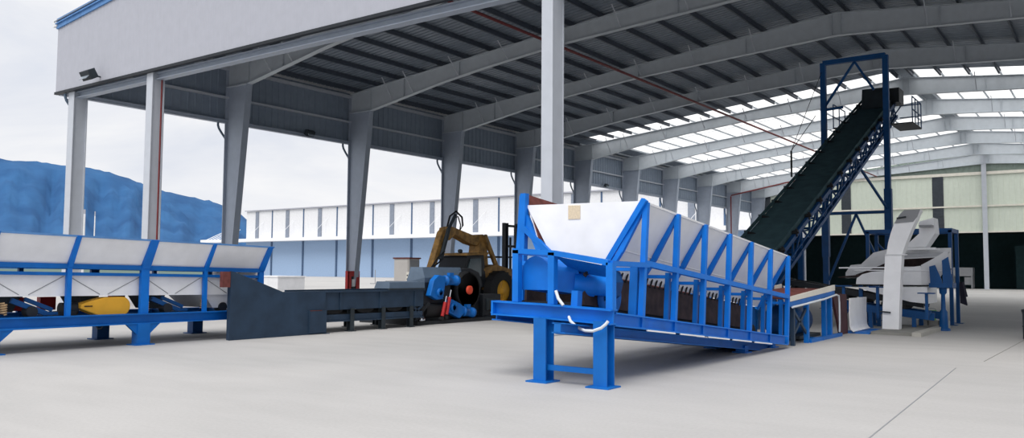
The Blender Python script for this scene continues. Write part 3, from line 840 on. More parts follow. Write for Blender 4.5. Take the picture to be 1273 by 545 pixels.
for i, s in enumerate(PS):
    w_ = .1
    b = MB(tc).bar((XR, s, .82), (XR, s, 2.6), .075, .08, (1, 0, 0)); build('post', b, 'blue', hf)
    b = MB(tc).bar((XR - .12, s, .97), (XR - .12, s, 1.70), .07 if i else .12, .07 if i else .12, (1, 0, 0)); build('inner_post', b, 'blue_dull', hf)
    b = MB(tc).bar((XR - .03, s, 2.56), (28.98, s, 1.9), .08, .06, (0, 1, 0)); b.bar((28.98, s, 1.9), (28.72, s, 1.5), .07, .07, (0, 1, 0)); build('hopper_rib', b, 'blue', hf)
    b = MB(tc).bar((28.84, s, 1.64), (XR, s, 1.64), .05, .05); build('strut', b, 'blue', hf)
    b = MB(tc).bar((XL, s, .82), (XL, s, 2.8), .08, .08, (1, 0, 0)); build('post', b, 'blue', hf)
    b = MB(tc).bar((XL + .03, s, 2.56), (27.75, s, 1.6), .09, .08, (0, 1, 0)); build('hopper_rib', b, 'blue', hf)
    b = MB(tc).bar((XL, s, 1.75), (27.7, s, 1.64), .07, .07); build('strut', b, 'blue', hf)
b = MB(tc).bar((XR, .93, 1.73), (XR, 7.3, 1.77), .09, .08); build('mid_rail', b, 'blue', hf)
b = MB(tc).bar((XL, .93, 1.73), (XL, 7.3, 1.77), .09, .08); build('mid_rail', b, 'blue', hf)
# hopper walls
S0, S1 = .93, 7.3
b = MB(tc)
b.plate([(XR - .03, S0, 2.6), (XR - .03, S1, 2.6), (28.93, S1, 1.93), (28.93, S0, 1.93)], .015)
b.plate([(28.93, S0, 1.93), (28.93, S1, 1.93), (28.74, S1, 1.55), (28.74, S0, 1.55)], .015)
b.bar((28.94, S0, 1.93), (28.94, S1, 1.93), .03, .015)
b.bar((XR - .02, S0, 2.6), (XR - .02, S1, 2.6), .03, .03)
build('hopper_side', b, 'white_grey', hf)
b = MB(tc)
b.plate([(XL + .03, S0, 2.83), (XL + .03, S1, 2.83), (27.75, S1, 1.55), (27.75, S0, 1.55)], .015)
b.cur = 1
b.plate([(XL + .05, S0, 2.825), (XL + .05, S1, 2.825), (27.77, S1, 1.56), (27.77, S0, 1.56)], .012)
build('hopper_side', b, ['white_grey', 'rust'], hf)
# front panel in vertical plane through the first posts (world coordinates)
YP = -5.63
b = MB().plate([(27.28, YP, 2.535), (29.33, YP, 2.515), (28.72, YP, 1.53), (27.78, YP, 1.7)], .02); fp = build('hopper_front', b, 'white', hf)
b = MB().plate([(28.06, YP - .016, 2.50), (28.27, YP - .016, 2.495), (28.27, YP - .016, 2.29), (28.06, YP - .016, 2.29)], .008); build('paper_notice', b, 'label', fp).__setitem__('label', 'small beige paper notice')
b = MB(tc).plate([(27.28, S1, 2.6), (29.33, S1, 2.58), (28.72, S1, 1.55), (27.78, S1, 1.55)], .02); build('hopper_back', b, 'white', hf)
b = MB(); b.bar((29.36, YP - .04, 2.53), (28.66, YP - .04, 1.50), .08, .09, (0, 1, 0)); build('corner_brace', b, 'blue', hf)
b = MB(); b.bar((27.24, YP - .04, 2.2), (27.82, YP - .04, 1.72), .08, .09, (0, 1, 0)); build('corner_brace', b, 'blue', hf)
b = MB(); b.bar((27.22, YP - .03, 1.05), (27.26, YP - .03, 2.72), .1, .1, (0, 1, 0)); build('corner_post', b, 'blue', hf)
# skirt with clamp teeth, floor chain
b = MB(tc).box(28.72, 28.76, .35, 6.95, 1.08, 1.53); build('rubber_skirt', b, 'skirt', hf)
b = MB(tc).box(27.74, 27.78, .35, 6.95, 1.08, 1.53); build('rubber_skirt', b, 'skirt', hf)
b = MB(tc)
s = .3
while s < 6.4:
    b.bar((28.79, s, 1.50), (28.79, s + .07, 1.63), .02, .025, (1, 0, 0)); s += .165
build('clamp_teeth', b, 'black', hf)
b = MB(tc).box(27.8, 28.7, .1, 7.1, 1.05, 1.1); build('belt', b, 'black', hf)
b = MB(tc).disc((28.25, 7.15, .98), (1, 0, 0), .2, .9, 20); build('drum', b, 'black', hf)
b = MB(tc); b.lathe((28.80, .98, 1.25), (1, 0, 0), [(-.03, .30), (.03, .30), (.05, .26)], 28); build('drum_flange', b, 'blue_dull', hf)
b = MB(tc).box(28.76, 28.86, .0, .12, .97, 1.25); build('bearing_stand', b, 'blue', hf)
# front platform (slightly canted channel) and its frame
YF = -6.73
def front_bar(mbx, p, q, w_, h):
    return mbx.bar(p, q, w_, h)
b = MB(); b.hbar((27.53, YF, .975), (28.35, YF, .955), .18, .2, t=.02); b.hbar((28.35, YF, .955), (29.44, YF, .91), .18, .2, t=.02); b.box(27.5, 27.53, YF - .09, YF + .09, .87, 1.08)
build('front_channel', b, 'blue', hf)
b = MB(); b.hbar((27.5, YF, .985), (27.5, -5.6, .87), .14, .18, t=.02); build('platform_beam', b, 'blue', hf)
b = MB(); b.hbar((28.5, YF + .1, .95), (28.5, -5.6, .82), .14, .16, t=.02); build('platform_beam', b, 'blue', hf)
for x, zb, zt in ((27.89, 1.07, 1.80), (28.49, 1.05, 1.76), (29.40, 1.0, 1.62)):
    b = MB().bar((x, YF, zb), (x, YF, zt), .1, .1, (1, 0, 0)); build('frame_post', b, 'blue', hf)
b = MB(); b.bar((27.84, YF, 1.79), (28.5, YF, 1.755), .1, .07); b.bar((28.5, YF, 1.755), (29.38, YF, 1.62), .1, .07); build('frame_top', b, 'blue', hf)
b = MB(); b.bar((27.89, YF, 1.78), (27.89, YP, 1.72), .08, .07); build('frame_top', b, 'blue', hf)
b = MB(); b.bar((29.38, YF, 1.61), (XR, -5.6, 1.60), .09, .07); build('frame_top', b, 'blue', hf)
b = MB(); b.bar((27.7, -6.0, 1.0), (27.7, -6.0, 1.3), .1, .1); b.bar((28.1, -6.2, .98), (28.1, -6.2, 1.25), .08, .08); b.bar((28.55, -6.0, .95), (28.55, -6.0, 1.2), .1, .1); build('motor_stand', b, 'blue', hf)
# underside lip below the front rail
b = MB().plate([(28.52, YF + .06, 1.70), (29.3, YF + .06, 1.57), (29.15, YF + .5, 1.42), (28.52, YF + .5, 1.5)], .015); build('lip_plate', b, 'blue_dull', hf)
# arched motor cover
pr = []
for i in range(13):
    a = PI - PI * i / 12
    pr.append((28.13 + .235 * math.cos(a), 1.47 + .245 * math.sin(a)))
pr = [(27.895, 1.24)] + pr + [(28.365, 1.24)]
b = MB().prism([(x, -6.62, z) for x, z in pr], (0, .06, 0)); 
mc = build('motor_cover', b, 'blue', hf)
b = MB().prism([(x, -6.56, z) for x, z in pr], (.30, .25, -.06)); build('cover_body', b, 'blue', mc)
b = MB().lathe((28.56, -6.3, 1.33), (1, .75, -.1), [(0, .16), (.3, .16), (.3, .14), (.5, .14)], 26); build('gear_motor', b, 'blue', hf)
b = MB().prism([(28.8, -5.95, 1.55), (28.95, -5.95, 1.5), (29.0, -5.95, 1.35), (28.95, -5.95, 1.15), (28.8, -5.95, 1.05)], (0, .3, 0)); build('chain_guard', b, 'blue_dark', hf)
b = MB().tube([(28.64, -6.88, 1.24), (28.69, -6.9, 1.14), (28.77, -6.9, 1.05)], .022, 8); build('cable', b, 'hose', hf)
# drooping hose under platform
pts = [(28.86, -6.9, .9), (28.92, -6.96, .85), (29.0, -6.96, .79), (29.07, -6.97, .757), (29.15, -6.97, .735), (29.27, -6.97, .737), (29.39, -6.97, .78), (29.45, -6.96, .83), (29.48, -6.95, .87)]
b = MB().tube(pts, .02, 8); build('drooping_hose', b, 'hose', hf)
for x in (28.38, 29.32):
    b = MB(); b.hbar((x, -6.78, .02), (x, -6.78, .86), .2, .21, (0, 1, 0), t=.02); lg = build('leg', b, 'blue_dull', hf)
    b = MB().box(x - .17, x + .17, -6.97, -6.63, 0, .02); build('foot_plate', b, 'blue_dull', lg)
b = MB().bar((28.4, -6.78, .2), (29.3, -6.82, .2), .06, .07); build('leg_stretcher', b, 'blue_dull', hf)
# rear end supports
for x, y in ((28.2, -.45), (29.0, -.98), (29.05, .42), (28.2, .42)):
    zt = .72 - .102 * (y + 6.8) + .01
    b = MB().box(x - .09, x + .09, y - .09, y + .09, 0, max(zt, .1)); b.box(x - .14, x + .14, y - .14, y + .14, 0, .02); build('foot', b, 'blue_dull', hf)

# ------------------------------------------------------------------ RECEIVING CONVEYOR beyond the feeder
rc = thing('receiving_conveyor', 'low blue conveyor with cream side boards beyond the hopper feeder', 'conveyor', (28.9, 2.8, 0))
def rz(y, z0): return z0 + (y - .44) * .062
for x in (29.35, 28.1):
    b = MB().hexa([(x, .72, .92), (x + .03, .72, .92), (x + .03, 4.05, 1.1), (x, 4.05, 1.1), (x, .72, 1.02), (x + .03, .72, 1.02), (x + .03, 4.05, 1.23), (x, 4.05, 1.23)]); build('side_board', b, 'cream', rc)
    b = MB().bar((x - .02, .72, .86), (x - .02, 4.05, 1.05), .08, .1); build('frame_rail', b, 'blue_dull', rc)
b = MB().hexa([(28.12, .72, .965), (29.33, .72, .965), (29.33, 4.0, 1.12), (28.12, 4.0, 1.12), (28.12, .72, .985), (29.33, .72, .985), (29.33, 4.0, 1.14), (28.12, 4.0, 1.14)]); build('belt', b, 'rust', rc)
b = MB().box(28.1, 28.16, .9, 3.4, 1.1, 1.3); build('back_board', b, 'blue_dark', rc)
b = MB().tube([(29.42, .72, .81), (29.42, 1.2, .83), (29.42, 3.0, .92), (29.42, 4.0, 1.0), (29.42, 4.2, .97), (29.42, 4.25, .8), (29.42, 4.25, .35), (29.4, 4.3, .12)], .022, 8); build('air_pipe', b, 'hose', rc)
for y, zt in ((2.05, .93), (3.4, 1.0), (3.85, 1.03)):
    for x in (29.3, 28.15):
        b = MB().bar((x, y, 0), (x, y, zt), .1, .1, (1, 0, 0)); build('leg', b, 'blue_dull', rc)
b = MB(); b.bar((29.3, 1.1, .2), (29.3, 2.05, .75), .04, .06); b.bar((29.3, 1.1, .75), (29.3, 2.05, .2), .04, .06); b.bar((29.3, 1.1, 0), (29.3, 1.1, .86), .08, .08, (1, 0, 0)); build('cross_brace', b, 'charcoal', rc)
b = MB().bar((28.2, 3.0, .03), (29.4, 3.0, .03), .1, .06); b.bar((29.35, 2.1, .04), (29.35, 4.6, .04), .08, .08); b.bar((28.15, 2.1, .04), (28.15, 4.6, .04), .08, .08); build('skid', b, 'blue_dull', rc)
b = MB().lathe((28.6, 2.3, .42), (0, 1, 0), [(0, .1), (.05, .36), (1.4, .36), (1.45, .1)], 24); build('drive_drum', b, 'blue_dark', rc)
b = MB().box(28.2, 29.1, 2.2, 3.8, .05, .12); build('drum_tray', b, 'darksteel', rc)

# dark red flexible board and cream sheet
b = MB().prism([(29.25, 4.3, 1.03), (29.25, 5.58, .98), (29.25, 5.66, .0), (29.25, 5.0, .0)], (-.06, 0, 0))
build('rubber_board', b, 'maroon', loc=(29.22, 5.3, 0), label='dark brown rubber board standing behind the receiving conveyor', cat='board')
b = MB().arc_solid([(29.3, 5.62, .88), (29.29, 5.62, .5), (29.3, 5.62, .18), (29.33, 5.62, .09), (29.40, 5.6, .04)], 1.7, (0, 1, 0), .025)
build('curved_sheet', b, 'white', loc=(29.3, 6.5, 0), label='white bent sheet standing upright beside the dark brown board', cat='sheet')
b = MB().box(29.1, 29.75, 5.7, 7.6, 0.0, .03)
build('steel_plate', b, 'blue_dull', label='flat blue steel plate lying under the white bent sheet', cat='plate')

# ------------------------------------------------------------------ INCLINED BELT CONVEYOR with portal
ic = thing('inclined_conveyor', 'long dark inclined belt conveyor rising under the bright roof', 'conveyor', (26.2, 14, 0))
def bz(y): return 2.65 + .445 * (y - 8.89)
YL, YH = 4.6, 24.0
XA, XB2 = 25.5, 26.98
DZ = .78
def sl(x, y, dz=0.0): return (x, y, bz(y) + dz)
b = MB(); b.hexa([sl(XA, YL, -.03), sl(XB2 - .12, YL, -.03), sl(XB2 - .12, YH, -.03), sl(XA, YH, -.03), sl(XA, YL, .03), sl(XB2 - .12, YL, .03), sl(XB2 - .12, YH, .03), sl(XA, YH, .03)]); build('belt', b, 'belt', ic)
for x in (XA + .02, XB2 - .05):
    b = MB().bar(sl(x, YL, -.08), sl(x, YH, -.08), .1, .14); build('upper_chord', b, 'blue_dark' if x > 26 else 'darksteel', ic)
    b = MB().bar(sl(x, YL + .6, -DZ), sl(x, YH, -DZ), .12, .12); build('lower_chord', b, 'blue_dark', ic)
    y = YL + .8; k = 0
    while y < YH - .2:
        b = MB().bar(sl(x, y, -.1), sl(x, y, -DZ), .06, .06); build('truss_post', b, 'blue_dark', ic)
        y2 = min(y + .85, YH - .1)
        if k % 2: b = MB().bar(sl(x, y, -.1), sl(x, y2, -DZ), .05, .05)
        else: b = MB().bar(sl(x, y, -DZ), sl(x, y2, -.1), .05, .05)
        build('truss_brace', b, 'blue_dark', ic)
        y += .85; k += 1
y = YL + .8; k = 0
while y < YH - .5:
    b = MB().bar(sl(XA, y, -DZ), sl(XB2 - .05, y, -DZ), .07, .07); 
    b.bar(sl(XA, y, -DZ), sl(XB2 - .05, min(y + .85, YH), -DZ), .05, .05)
    build('bottom_lacing', b, 'blue_dark', ic)
    y += .85
y = YL + .5
while y < YH - .3:
    b = MB(); b.tube([sl(XA - .1, y, .06), sl(XA + .3, y, -.06)], .07, 8); b.bar(sl(XA - .1, y, -.1), sl(XA - .1, y, .12), .05, .1); build('idler', b, 'black', ic)
    b = MB(); b.tube([sl(XB2 + .05, y, .06), sl(XB2 - .3, y, -.06)], .07, 8); b.bar(sl(XB2 + .0, y, -.1), sl(XB2 + .0, y, .14), .05, .1); build('idler', b, 'black', ic)
    y += 1.3
b = MB().bar(sl(XA - .02, YL, .1), sl(XA - .02, YH, .1), .03, .12); build('side_guide', b, 'belt', ic)
b = MB().bar(sl(XB2 - .14, YL, .1), sl(XB2 - .14, YH, .1), .03, .14); build('side_guide', b, 'belt', ic)
b = MB().tube([sl(XB2 + .12, YL + 1, -.35), sl(XB2 + .12, YH, -.35)], .03, 8); build('cable_conduit', b, 'blue_dark', ic)
# head end
b = MB().disc((26.2, YH, bz(YH) - .1), (1, 0, 0), .32, 1.25, 20); build('head_drum', b, 'black', ic)
b = MB(); b.hexa([sl(25.75, 22.6, .05), sl(27.0, 22.6, .05), sl(27.0, YH + .3, .05), sl(25.75, YH + .3, .05), (25.75, 22.8, bz(22.8) + .9), (26.6, 22.8, bz(22.8) + .9), (26.6, YH + .3, bz(22.8) + .9), (25.75, YH + .3, bz(22.8) + .9)]); build('head_hood', b, 'darksteel', ic)
b = MB(); b.box(26.3, 27.2, 23.2, 24.2, bz(23.6) - .1, bz(23.6) + .55); build('drive_motor', b, 'black_paint', ic)
b = MB(); b.box(27.0, 27.9, 22.3, 24.3, bz(22.5) - .75, bz(22.5) - .7); wk = build('walkway', b, 'darksteel', ic)
zz = bz(22.5) - .7
b = MB()
for y in (22.3, 22.95, 23.6, 24.3):
    b.bar((27.88, y, zz), (27.88, y, zz + 1.1), .04, .04)
for h in (.55, 1.1):
    b.bar((27.88, 22.3, zz + h), (27.88, 24.3, zz + h), .04, .04); b.bar((27.0, 24.3, zz + h), (27.88, 24.3, zz + h), .04, .04)
build('handrail', b, 'blue_dark', wk)
b = MB(); b.box(24.6, 25.5, 22.3, 24.3, zz + .0, zz + .05); w2 = build('walkway', b, 'darksteel', ic)
b = MB()
for y in (22.3, 23.3, 24.3):
    b.bar((24.62, y, zz), (24.62, y, zz + 1.1), .04, .04)
for h in (.55, 1.1):
    b.bar((24.62, 22.3, zz + h), (24.62, 24.3, zz + h), .04, .04)
build('handrail', b, 'blue_dark', w2)
# portal frame
YPF = 20.5; PX0, PX1, PZ = 24.7, 27.22, 10.6
for x in (PX0, PX1):
    b = MB().box(x - .11, x + .11, YPF - .11, YPF + .11, .02, PZ); b.box(x - .25, x + .25, YPF - .25, YPF + .25, 0, .02); build('portal_post', b, 'blue_dark', ic)
    b = MB().box(x - .14, x + .14, YPF - .14, YPF + .14, 2.2, 5.0 if x > 26 else 4.3); build('lower_sleeve', b, 'blue_dark', ic)
b = MB().bar((PX0, YPF, PZ), (PX1, YPF, PZ), .2, .2); build('portal_beam', b, 'blue_dark', ic)
b = MB().bar((26.0, YPF, PZ - .1), (PX0 + .05, YPF, 8.7), .09, .09); b.bar((26.0, YPF, PZ - .1), (26.75, YPF, 9.2), .09, .09); build('portal_brace', b, 'blue_dark', ic)
b = MB().bar((PX0, YPF, 8.55), (25.5, YPF, 8.6), .1, .1); build('portal_tie', b, 'blue_dark', ic)
b = MB().bar((PX0, YPF, 4.05), (PX1, YPF, 4.05), .12, .12); build('portal_tie', b, 'blue_dark', ic)
b = MB(); b.bar((25.95, YPF, 4.0), (PX0 + .1, YPF, 1.2), .09, .09); b.bar((25.95, YPF, 4.0), (PX1 - .1, YPF, 1.2), .09, .09); build('lower_brace', b, 'blue_dark', ic)
b = MB(); b.bar((PX1, YPF, 4.1), (26.6, YPF - 2.6, bz(YPF - 2.6) - DZ), .08, .08); build('knee_brace', b, 'blue_dark', ic)
for x in (XA + .05, XB2 - .05):
    b = MB().bar((x, 9.6, 0), (x, 9.6, bz(9.6) - DZ), .16, .16, (1, 0, 0)); build('support_leg', b, 'blue_dark', ic)
    b = MB().bar((x, 5.6, 0), (x, 5.6, bz(5.6) - .1), .14, .14, (1, 0, 0)); build('support_leg', b, 'blue_dark', ic)
    b = MB().bar((x, 9.6, .2), (x, 7.4, bz(7.4) - DZ), .09, .09, (1, 0, 0)); build('support_leg', b, 'blue_dark', ic)
b = MB().tube([(24.4, 20.3, 8.3), (23.9, 18.5, 6.6)], .015, 6); b.tube([(23.9, 18.5, 6.6), (24.7, 20.5, 10.4)], .012, 6); b.tube([(23.9, 18.5, 5.5), (23.9, 18.5, 6.6)], .04, 8)
build('hoist_wire', b, 'black', ic)

# ------------------------------------------------------------------ CROSS CONVEYOR under the screen
cc = thing('cross_conveyor', 'dark low cross conveyor sloping under the white screen', 'conveyor', (28.6, 9, 0))
b = MB().bar((26.6, 8.6, 1.27), (30.5, 8.6, .66), .1, .16); build('side_frame', b, 'black_paint', cc)
b = MB().bar((26.6, 9.4, 1.27), (30.5, 9.4, .66), .1, .16); build('side_frame', b, 'black_paint', cc)
b = MB().bar((26.6, 9.0, 1.28), (30.5, 9.0, .67), .75, .03); build('belt', b, 'belt', cc)
for i in range(7):
    x = 27.0 + i * .5; z = 1.27 - (x - 26.6) * .156
    b = MB().tube([(x, 8.5, z - .14), (x, 9.5, z - .14)], .07, 10); build('roller', b, 'black', cc)
b = MB().bar((28.0, 8.3, .66), (30.8, 8.3, .36), .08, .2); build('lower_beam', b, 'blue_dark', cc)
b = MB().bar((28.0, 9.3, .66), (30.8, 9.3, .36), .08, .2); build('lower_beam', b, 'blue_dark', cc)
for x in (28.1, 29.2, 30.3):
    b = MB().bar((x, 8.3, 0), (x, 8.3, .66 - (x - 28) * .107), .1, .1, (1, 0, 0)); build('leg', b, 'blue_dark', cc)
    b = MB().bar((x, 9.3, 0), (x, 9.3, .66 - (x - 28) * .107), .1, .1, (1, 0, 0)); build('leg', b, 'blue_dark', cc)
for x, zt in ((28.62, 1.14), (29.5, 1.12), (30.7, .98)):
    b = MB().bar((x, 7.8, .3), (x, 7.8, zt), .07, .07, (1, 0, 0)); b.box(x - .2, x + .2, 7.7, 7.9, zt, zt + .03); b.bar((x, 7.8, .35), (x, 8.3, .5), .06, .06); build('stub_stand', b, 'blue_dark', cc)

# ------------------------------------------------------------------ VIBRATING SCREEN
vs_ = thing('vibrating_screen', 'white vibrating screen with stepped discharge lips inside the blue frame', 'screen', (29.8, 9, 0))
YN, YFAR = 8.5, 9.9
b = MB().prism([(28.78, YN, 1.24), (28.8, YN, 1.36), (28.95, YN, 1.48), (29.2, YN, 1.55), (29.66, YN, 1.6), (30.45, YN, 1.72), (30.5, YN, 1.5), (30.47, YN, 1.74), (30.75, YN, 1.9), (31.12, YN, 2.14), (31.12, YN, 1.75), (30.95, YN, 1.45), (30.65, YN, 1.2), (28.78, YN, 1.2)], (0, .03, 0)); build('near_wall', b, 'white', vs_)
b = MB().prism([(30.47, YN - .03, 1.22), (30.47, YN - .03, 1.74), (30.75, YN - .03, 1.9), (31.12, YN - .03, 2.14), (31.12, YN - .03, 1.75), (30.95, YN - .03, 1.45), (30.68, YN - .03, 1.22)], (0, .03, 0)); build('side_liner', b, 'white_grey', vs_)
b = MB().box(28.75, 31.1, YN - .04, YN + .02, 1.58, 1.61); build('edge_rail', b, 'white', vs_)
b = MB().prism([(28.15, YFAR, 1.36), (28.15, YFAR, 1.52), (28.3, YFAR, 1.75), (28.6, YFAR, 1.78), (28.95, YFAR, 2.12), (29.35, YFAR, 2.22), (31.0, YFAR, 2.24), (31.0, YFAR, 1.5), (28.4, YFAR, 1.36)], (0, .04, 0)); build('far_wall', b, 'white', vs_)
b = MB().prism([(28.45, YFAR - .02, 1.42), (28.45, YFAR - .02, 1.47), (28.9, YFAR - .02, 1.64), (29.3, YFAR - .02, 1.82), (29.7, YFAR - .02, 1.95), (30.9, YFAR - .02, 1.98), (30.9, YFAR - .02, 1.6)], (0, .02, 0)); build('dark_liner', b, 'skirt', vs_)
b = MB().hexa([(28.3, YN + .03, 1.37), (31.0, YN + .03, 1.62), (31.0, YFAR, 1.62), (28.3, YFAR, 1.37), (28.3, YN + .03, 1.41), (31.0, YN + .03, 1.66), (31.0, YFAR, 1.66), (28.3, YFAR, 1.41)]); build('screen_deck', b, 'skirt', vs_)
b = MB().bar((28.3, YN + .1, 1.66), (30.6, YN + .1, 1.68), .04, .04); build('spray_pipe', b, 'white', vs_)
b = MB().prism([(28.8, YN - .1, 1.12), (30.62, YN - .1, 1.15), (30.62, YN - .1, .70), (30.2, YN - .1, .74), (29.2, YN - .1, 1.0)], (0, 1.5, 0)); build('under_pan', b, 'white', vs_)
b = MB().box(28.6, 31.0, YN - .06, YN + .02, 1.17, 1.2); build('gap_rail', b, 'black', vs_)
b = MB().plate([(29.4, YFAR - .5, 2.05), (31.05, YFAR - .5, 2.1), (31.05, YFAR - 1.0, 1.98), (29.5, YFAR - 1.0, 1.9)], .03); build('feed_plate', b, 'white_grey', vs_)
for pl in ([(30.72, 1.2), (30.70, 1.70), (30.84, 1.74), (31.0, 1.32), (31.0, 1.2)], [(31.02, 1.2), (31.01, 1.86), (31.16, 1.96), (31.25, 1.3), (31.25, 1.2)]):
    b = MB().prism([(x, 8.28, z) for x, z in pl], (0, .05, 0)); build('mount_plate', b, 'blue_dark', vs_)
b = MB().box(30.69, 31.25, 8.24, 8.9, 1.14, 1.26); build('mount_base', b, 'blue_dark', vs_)
b = MB().lathe((31.0, 8.4, 0), (0, 0, 1), [(0, .16), (.06, .16), (.08, .11), (.5, .1), (.56, .06), (.95, .05), (1.0, .09), (1.15, .1)], 14); build('support_spring', b, 'blue_dark', vs_)
b = MB().lathe((28.95, 9.6, 0), (0, 0, 1), [(0, .16), (.06, .16), (.08, .11), (.5, .1), (.56, .06), (.95, .05), (1.0, .09), (1.15, .1)], 14); build('support_spring', b, 'blue_dark', vs_)
for y in (8.55, 9.8):
    b = MB().bar((28.9, y, 0), (28.9, y, 1.2), .1, .1, (1, 0, 0)); build('leg', b, 'blue_dark', vs_)

# blue frame around
bf = thing('screen_frame', 'open blue steel frame standing around the white vibrating screen', 'frame', (29.7, 11.8, 0))
FY0, FY1 = 11.2, 12.4
for x in (28.5, 30.8):
    for y in (FY0, FY1):
        b = MB().box(x - .05, x + .05, y - .05, y + .05, .02, 2.8); b.box(x - .14, x + .14, y - .14, y + .14, 0, .02); build('post', b, 'blue_dark', bf)
for y in (FY0, FY1):
    b = MB().bar((28.44, y, 2.8), (30.86, y, 2.8), .1, .12); build('top_beam', b, 'blue_dark', bf)
for x in (28.5, 30.8):
    b = MB().bar((x, FY0, 2.8), (x, FY1, 2.8), .1, .12); build('top_beam', b, 'blue_dark', bf)
b = MB().bar((28.5, FY1, 2.5), (29.6, FY1, 1.2), .06, .06); build('brace', b, 'blue_dark', bf)

# feed funnel and curved chute
fn = thing('feed_funnel', 'white tapered feed funnel behind the top of the curved chute', 'funnel', (30.4, 9.3, 2.0))
b = MB()
b.hexa([(29.95, 9.0, 2.24), (30.5, 9.0, 2.24), (30.5, 9.7, 2.24), (29.95, 9.7, 2.24), (30.35, 9.0, 2.62), (30.75, 9.0, 2.62), (30.75, 9.7, 2.62), (30.35, 9.7, 2.62)])
b.hexa([(30.35, 9.0, 2.62), (30.75, 9.0, 2.62), (30.75, 9.7, 2.62), (30.35, 9.7, 2.62), (30.35, 9.0, 2.95), (30.72, 9.0, 3.05), (30.72, 9.7, 3.05), (30.35, 9.7, 2.95)])
build('funnel_body', b, 'white', fn)
b = MB().box(30.4, 30.72, 8.7, 9.0, 2.78, 2.84); build('inlet_lip', b, 'cabinet_side', fn)
b = MB().bar((29.95, 9.05, 2.2), (30.75, 9.05, 2.2), .08, .06); b.bar((29.95, 9.65, 2.2), (30.75, 9.65, 2.2), .08, .06); build('funnel_flange', b, 'white', fn)

cs = thing('curved_chute', 'tall white duct standing upright and curving over at its top', 'chute', (30, 7.1, 0))
def duct2(Lp, Rp, dpt, y0):
    b = MB()
    for i in range(len(Lp) - 1):
        a, c, e, f = [Vector((p[0], y0, p[1])) for p in (Lp[i], Rp[i], Rp[i + 1], Lp[i + 1])]
        o = Vector((0, dpt, 0))
        b.hexa([a, c, c + o, a + o, f, e, e + o, f + o])
    return b
build('lower_duct', duct2([(29.78, .07), (29.80, .6), (29.84, 1.3), (29.89, 1.99)], [(30.18, .07), (30.2, .6), (30.24, 1.3), (30.29, 1.99)], .34, 6.95), 'white', cs)
build('upper_duct', duct2([(29.92, 2.0), (29.97, 2.3), (30.04, 2.56), (30.11, 2.76), (30.2, 2.93), (30.28, 3.05), (30.38, 3.14)], [(30.30, 2.0), (30.38, 2.25), (30.48, 2.5), (30.56, 2.7), (30.64, 2.87), (30.70, 3.02), (30.75, 3.14)], .38, 6.93), 'white', cs)
b = MB().prism([(30.13, 6.925, 2.80), (30.2, 6.925, 2.93), (30.28, 6.925, 3.05), (30.38, 6.925, 3.14), (30.75, 6.925, 3.14), (30.68, 6.925, 2.96), (30.58, 6.925, 2.83)], (0, -.012, 0)); build('top_shade_plate', b, 'cabinet_side', cs)  # grey plate on the duct front, stands in for shading of the curved top
b = MB().box(29.88, 30.36, 6.92, 7.32, 1.98, 2.01); build('joint_flange', b, 'white_grey', cs)
b = MB().tube([(29.74, 6.9, .52), (30.0, 6.9, .5)], .02, 8); b.tube([(30.2, 6.88, 2.93), (30.42, 6.88, 2.96)], .02, 8); build('pull_handle', b, 'darksteel', cs)

# slab, blocks, bucket, cloth, drum at frame edge
b = MB().box(29.78, 30.75, 5.7, 9.3, 0, .07); b.cur = 1; b.box(30.75, 30.95, 5.5, 9.3, 0, .1)
build('machine_slab', b, ['pad', 'concrete'], label='low concrete machine slab under the white curved chute', cat='slab')
for i in range(3):
    y = 9.5 + i * .02
    x = 30.28 + i * .27
    b = MB().box(x - .12, x + .12, 9.62 + (i % 2) * .02, 9.84, 0, .2)
    b.box(x - .10, x + .10, 9.64, 9.82, .2, .21)
    build('concrete_block', b, 'concrete', label='grey concrete block, %s of three below the green bucket' % ['leftmost', 'middle', 'rightmost'][i], cat='block')
t = thing('paint_bucket', 'bright green bucket beside the blue spring support of the screen', 'bucket', (30.52, 9.72, .21))
b = MB().lathe((30.52, 9.72, .21), (0, 0, 1), [(0, .085), (.24, .1), (.25, .108), (.27, .108)], 18); build('pail', b, 'green', t)
b = MB().tube([(30.42, 9.72, .46), (30.44, 9.66, .52), (30.52, 9.64, .54), (30.6, 9.66, .52), (30.62, 9.72, .46)], .008, 6); build('handle', b, 'chrome', t)
b = MB()
b.hexa([(30.87, 12.28, .85), (31.0, 12.25, .8), (31.07, 12.4, .82), (30.88, 12.45, .84), (30.87, 12.3, 1.25), (30.95, 12.3, 1.27), (30.97, 12.48, 1.27), (30.87, 12.5, 1.25)])
b.hexa([(30.88, 12.26, .62), (31.06, 12.26, .55), (31.06, 12.38, .56), (30.9, 12.4, .62), (30.87, 12.28, 1.1), (30.98, 12.28, 1.12), (30.98, 12.42, 1.12), (30.87, 12.44, 1.1)])
build('hanging_cloth', b, 'cloth', loc=(30.9, 12.4, .55), label='dark cloth hanging on the rear post of the blue screen frame', cat='cloth')
t = thing('waste_drum', 'dark green drum cut off by the right edge of the view', 'drum', (33.22, 6.4, 0))
b = MB().lathe((33.22, 6.4, 0), (0, 0, 1), [(0, .25), (.02, .27), (.28, .27), (.3, .285), (.32, .27), (.6, .27), (.62, .285), (.64, .27)], 24); build('body', b, 'darksteel', t)
b = MB().lathe((33.22, 6.4, .64), (0, 0, 1), [(0, .29), (.05, .29), (.06, .25)], 24); build('lid', b, 'black_paint', t)

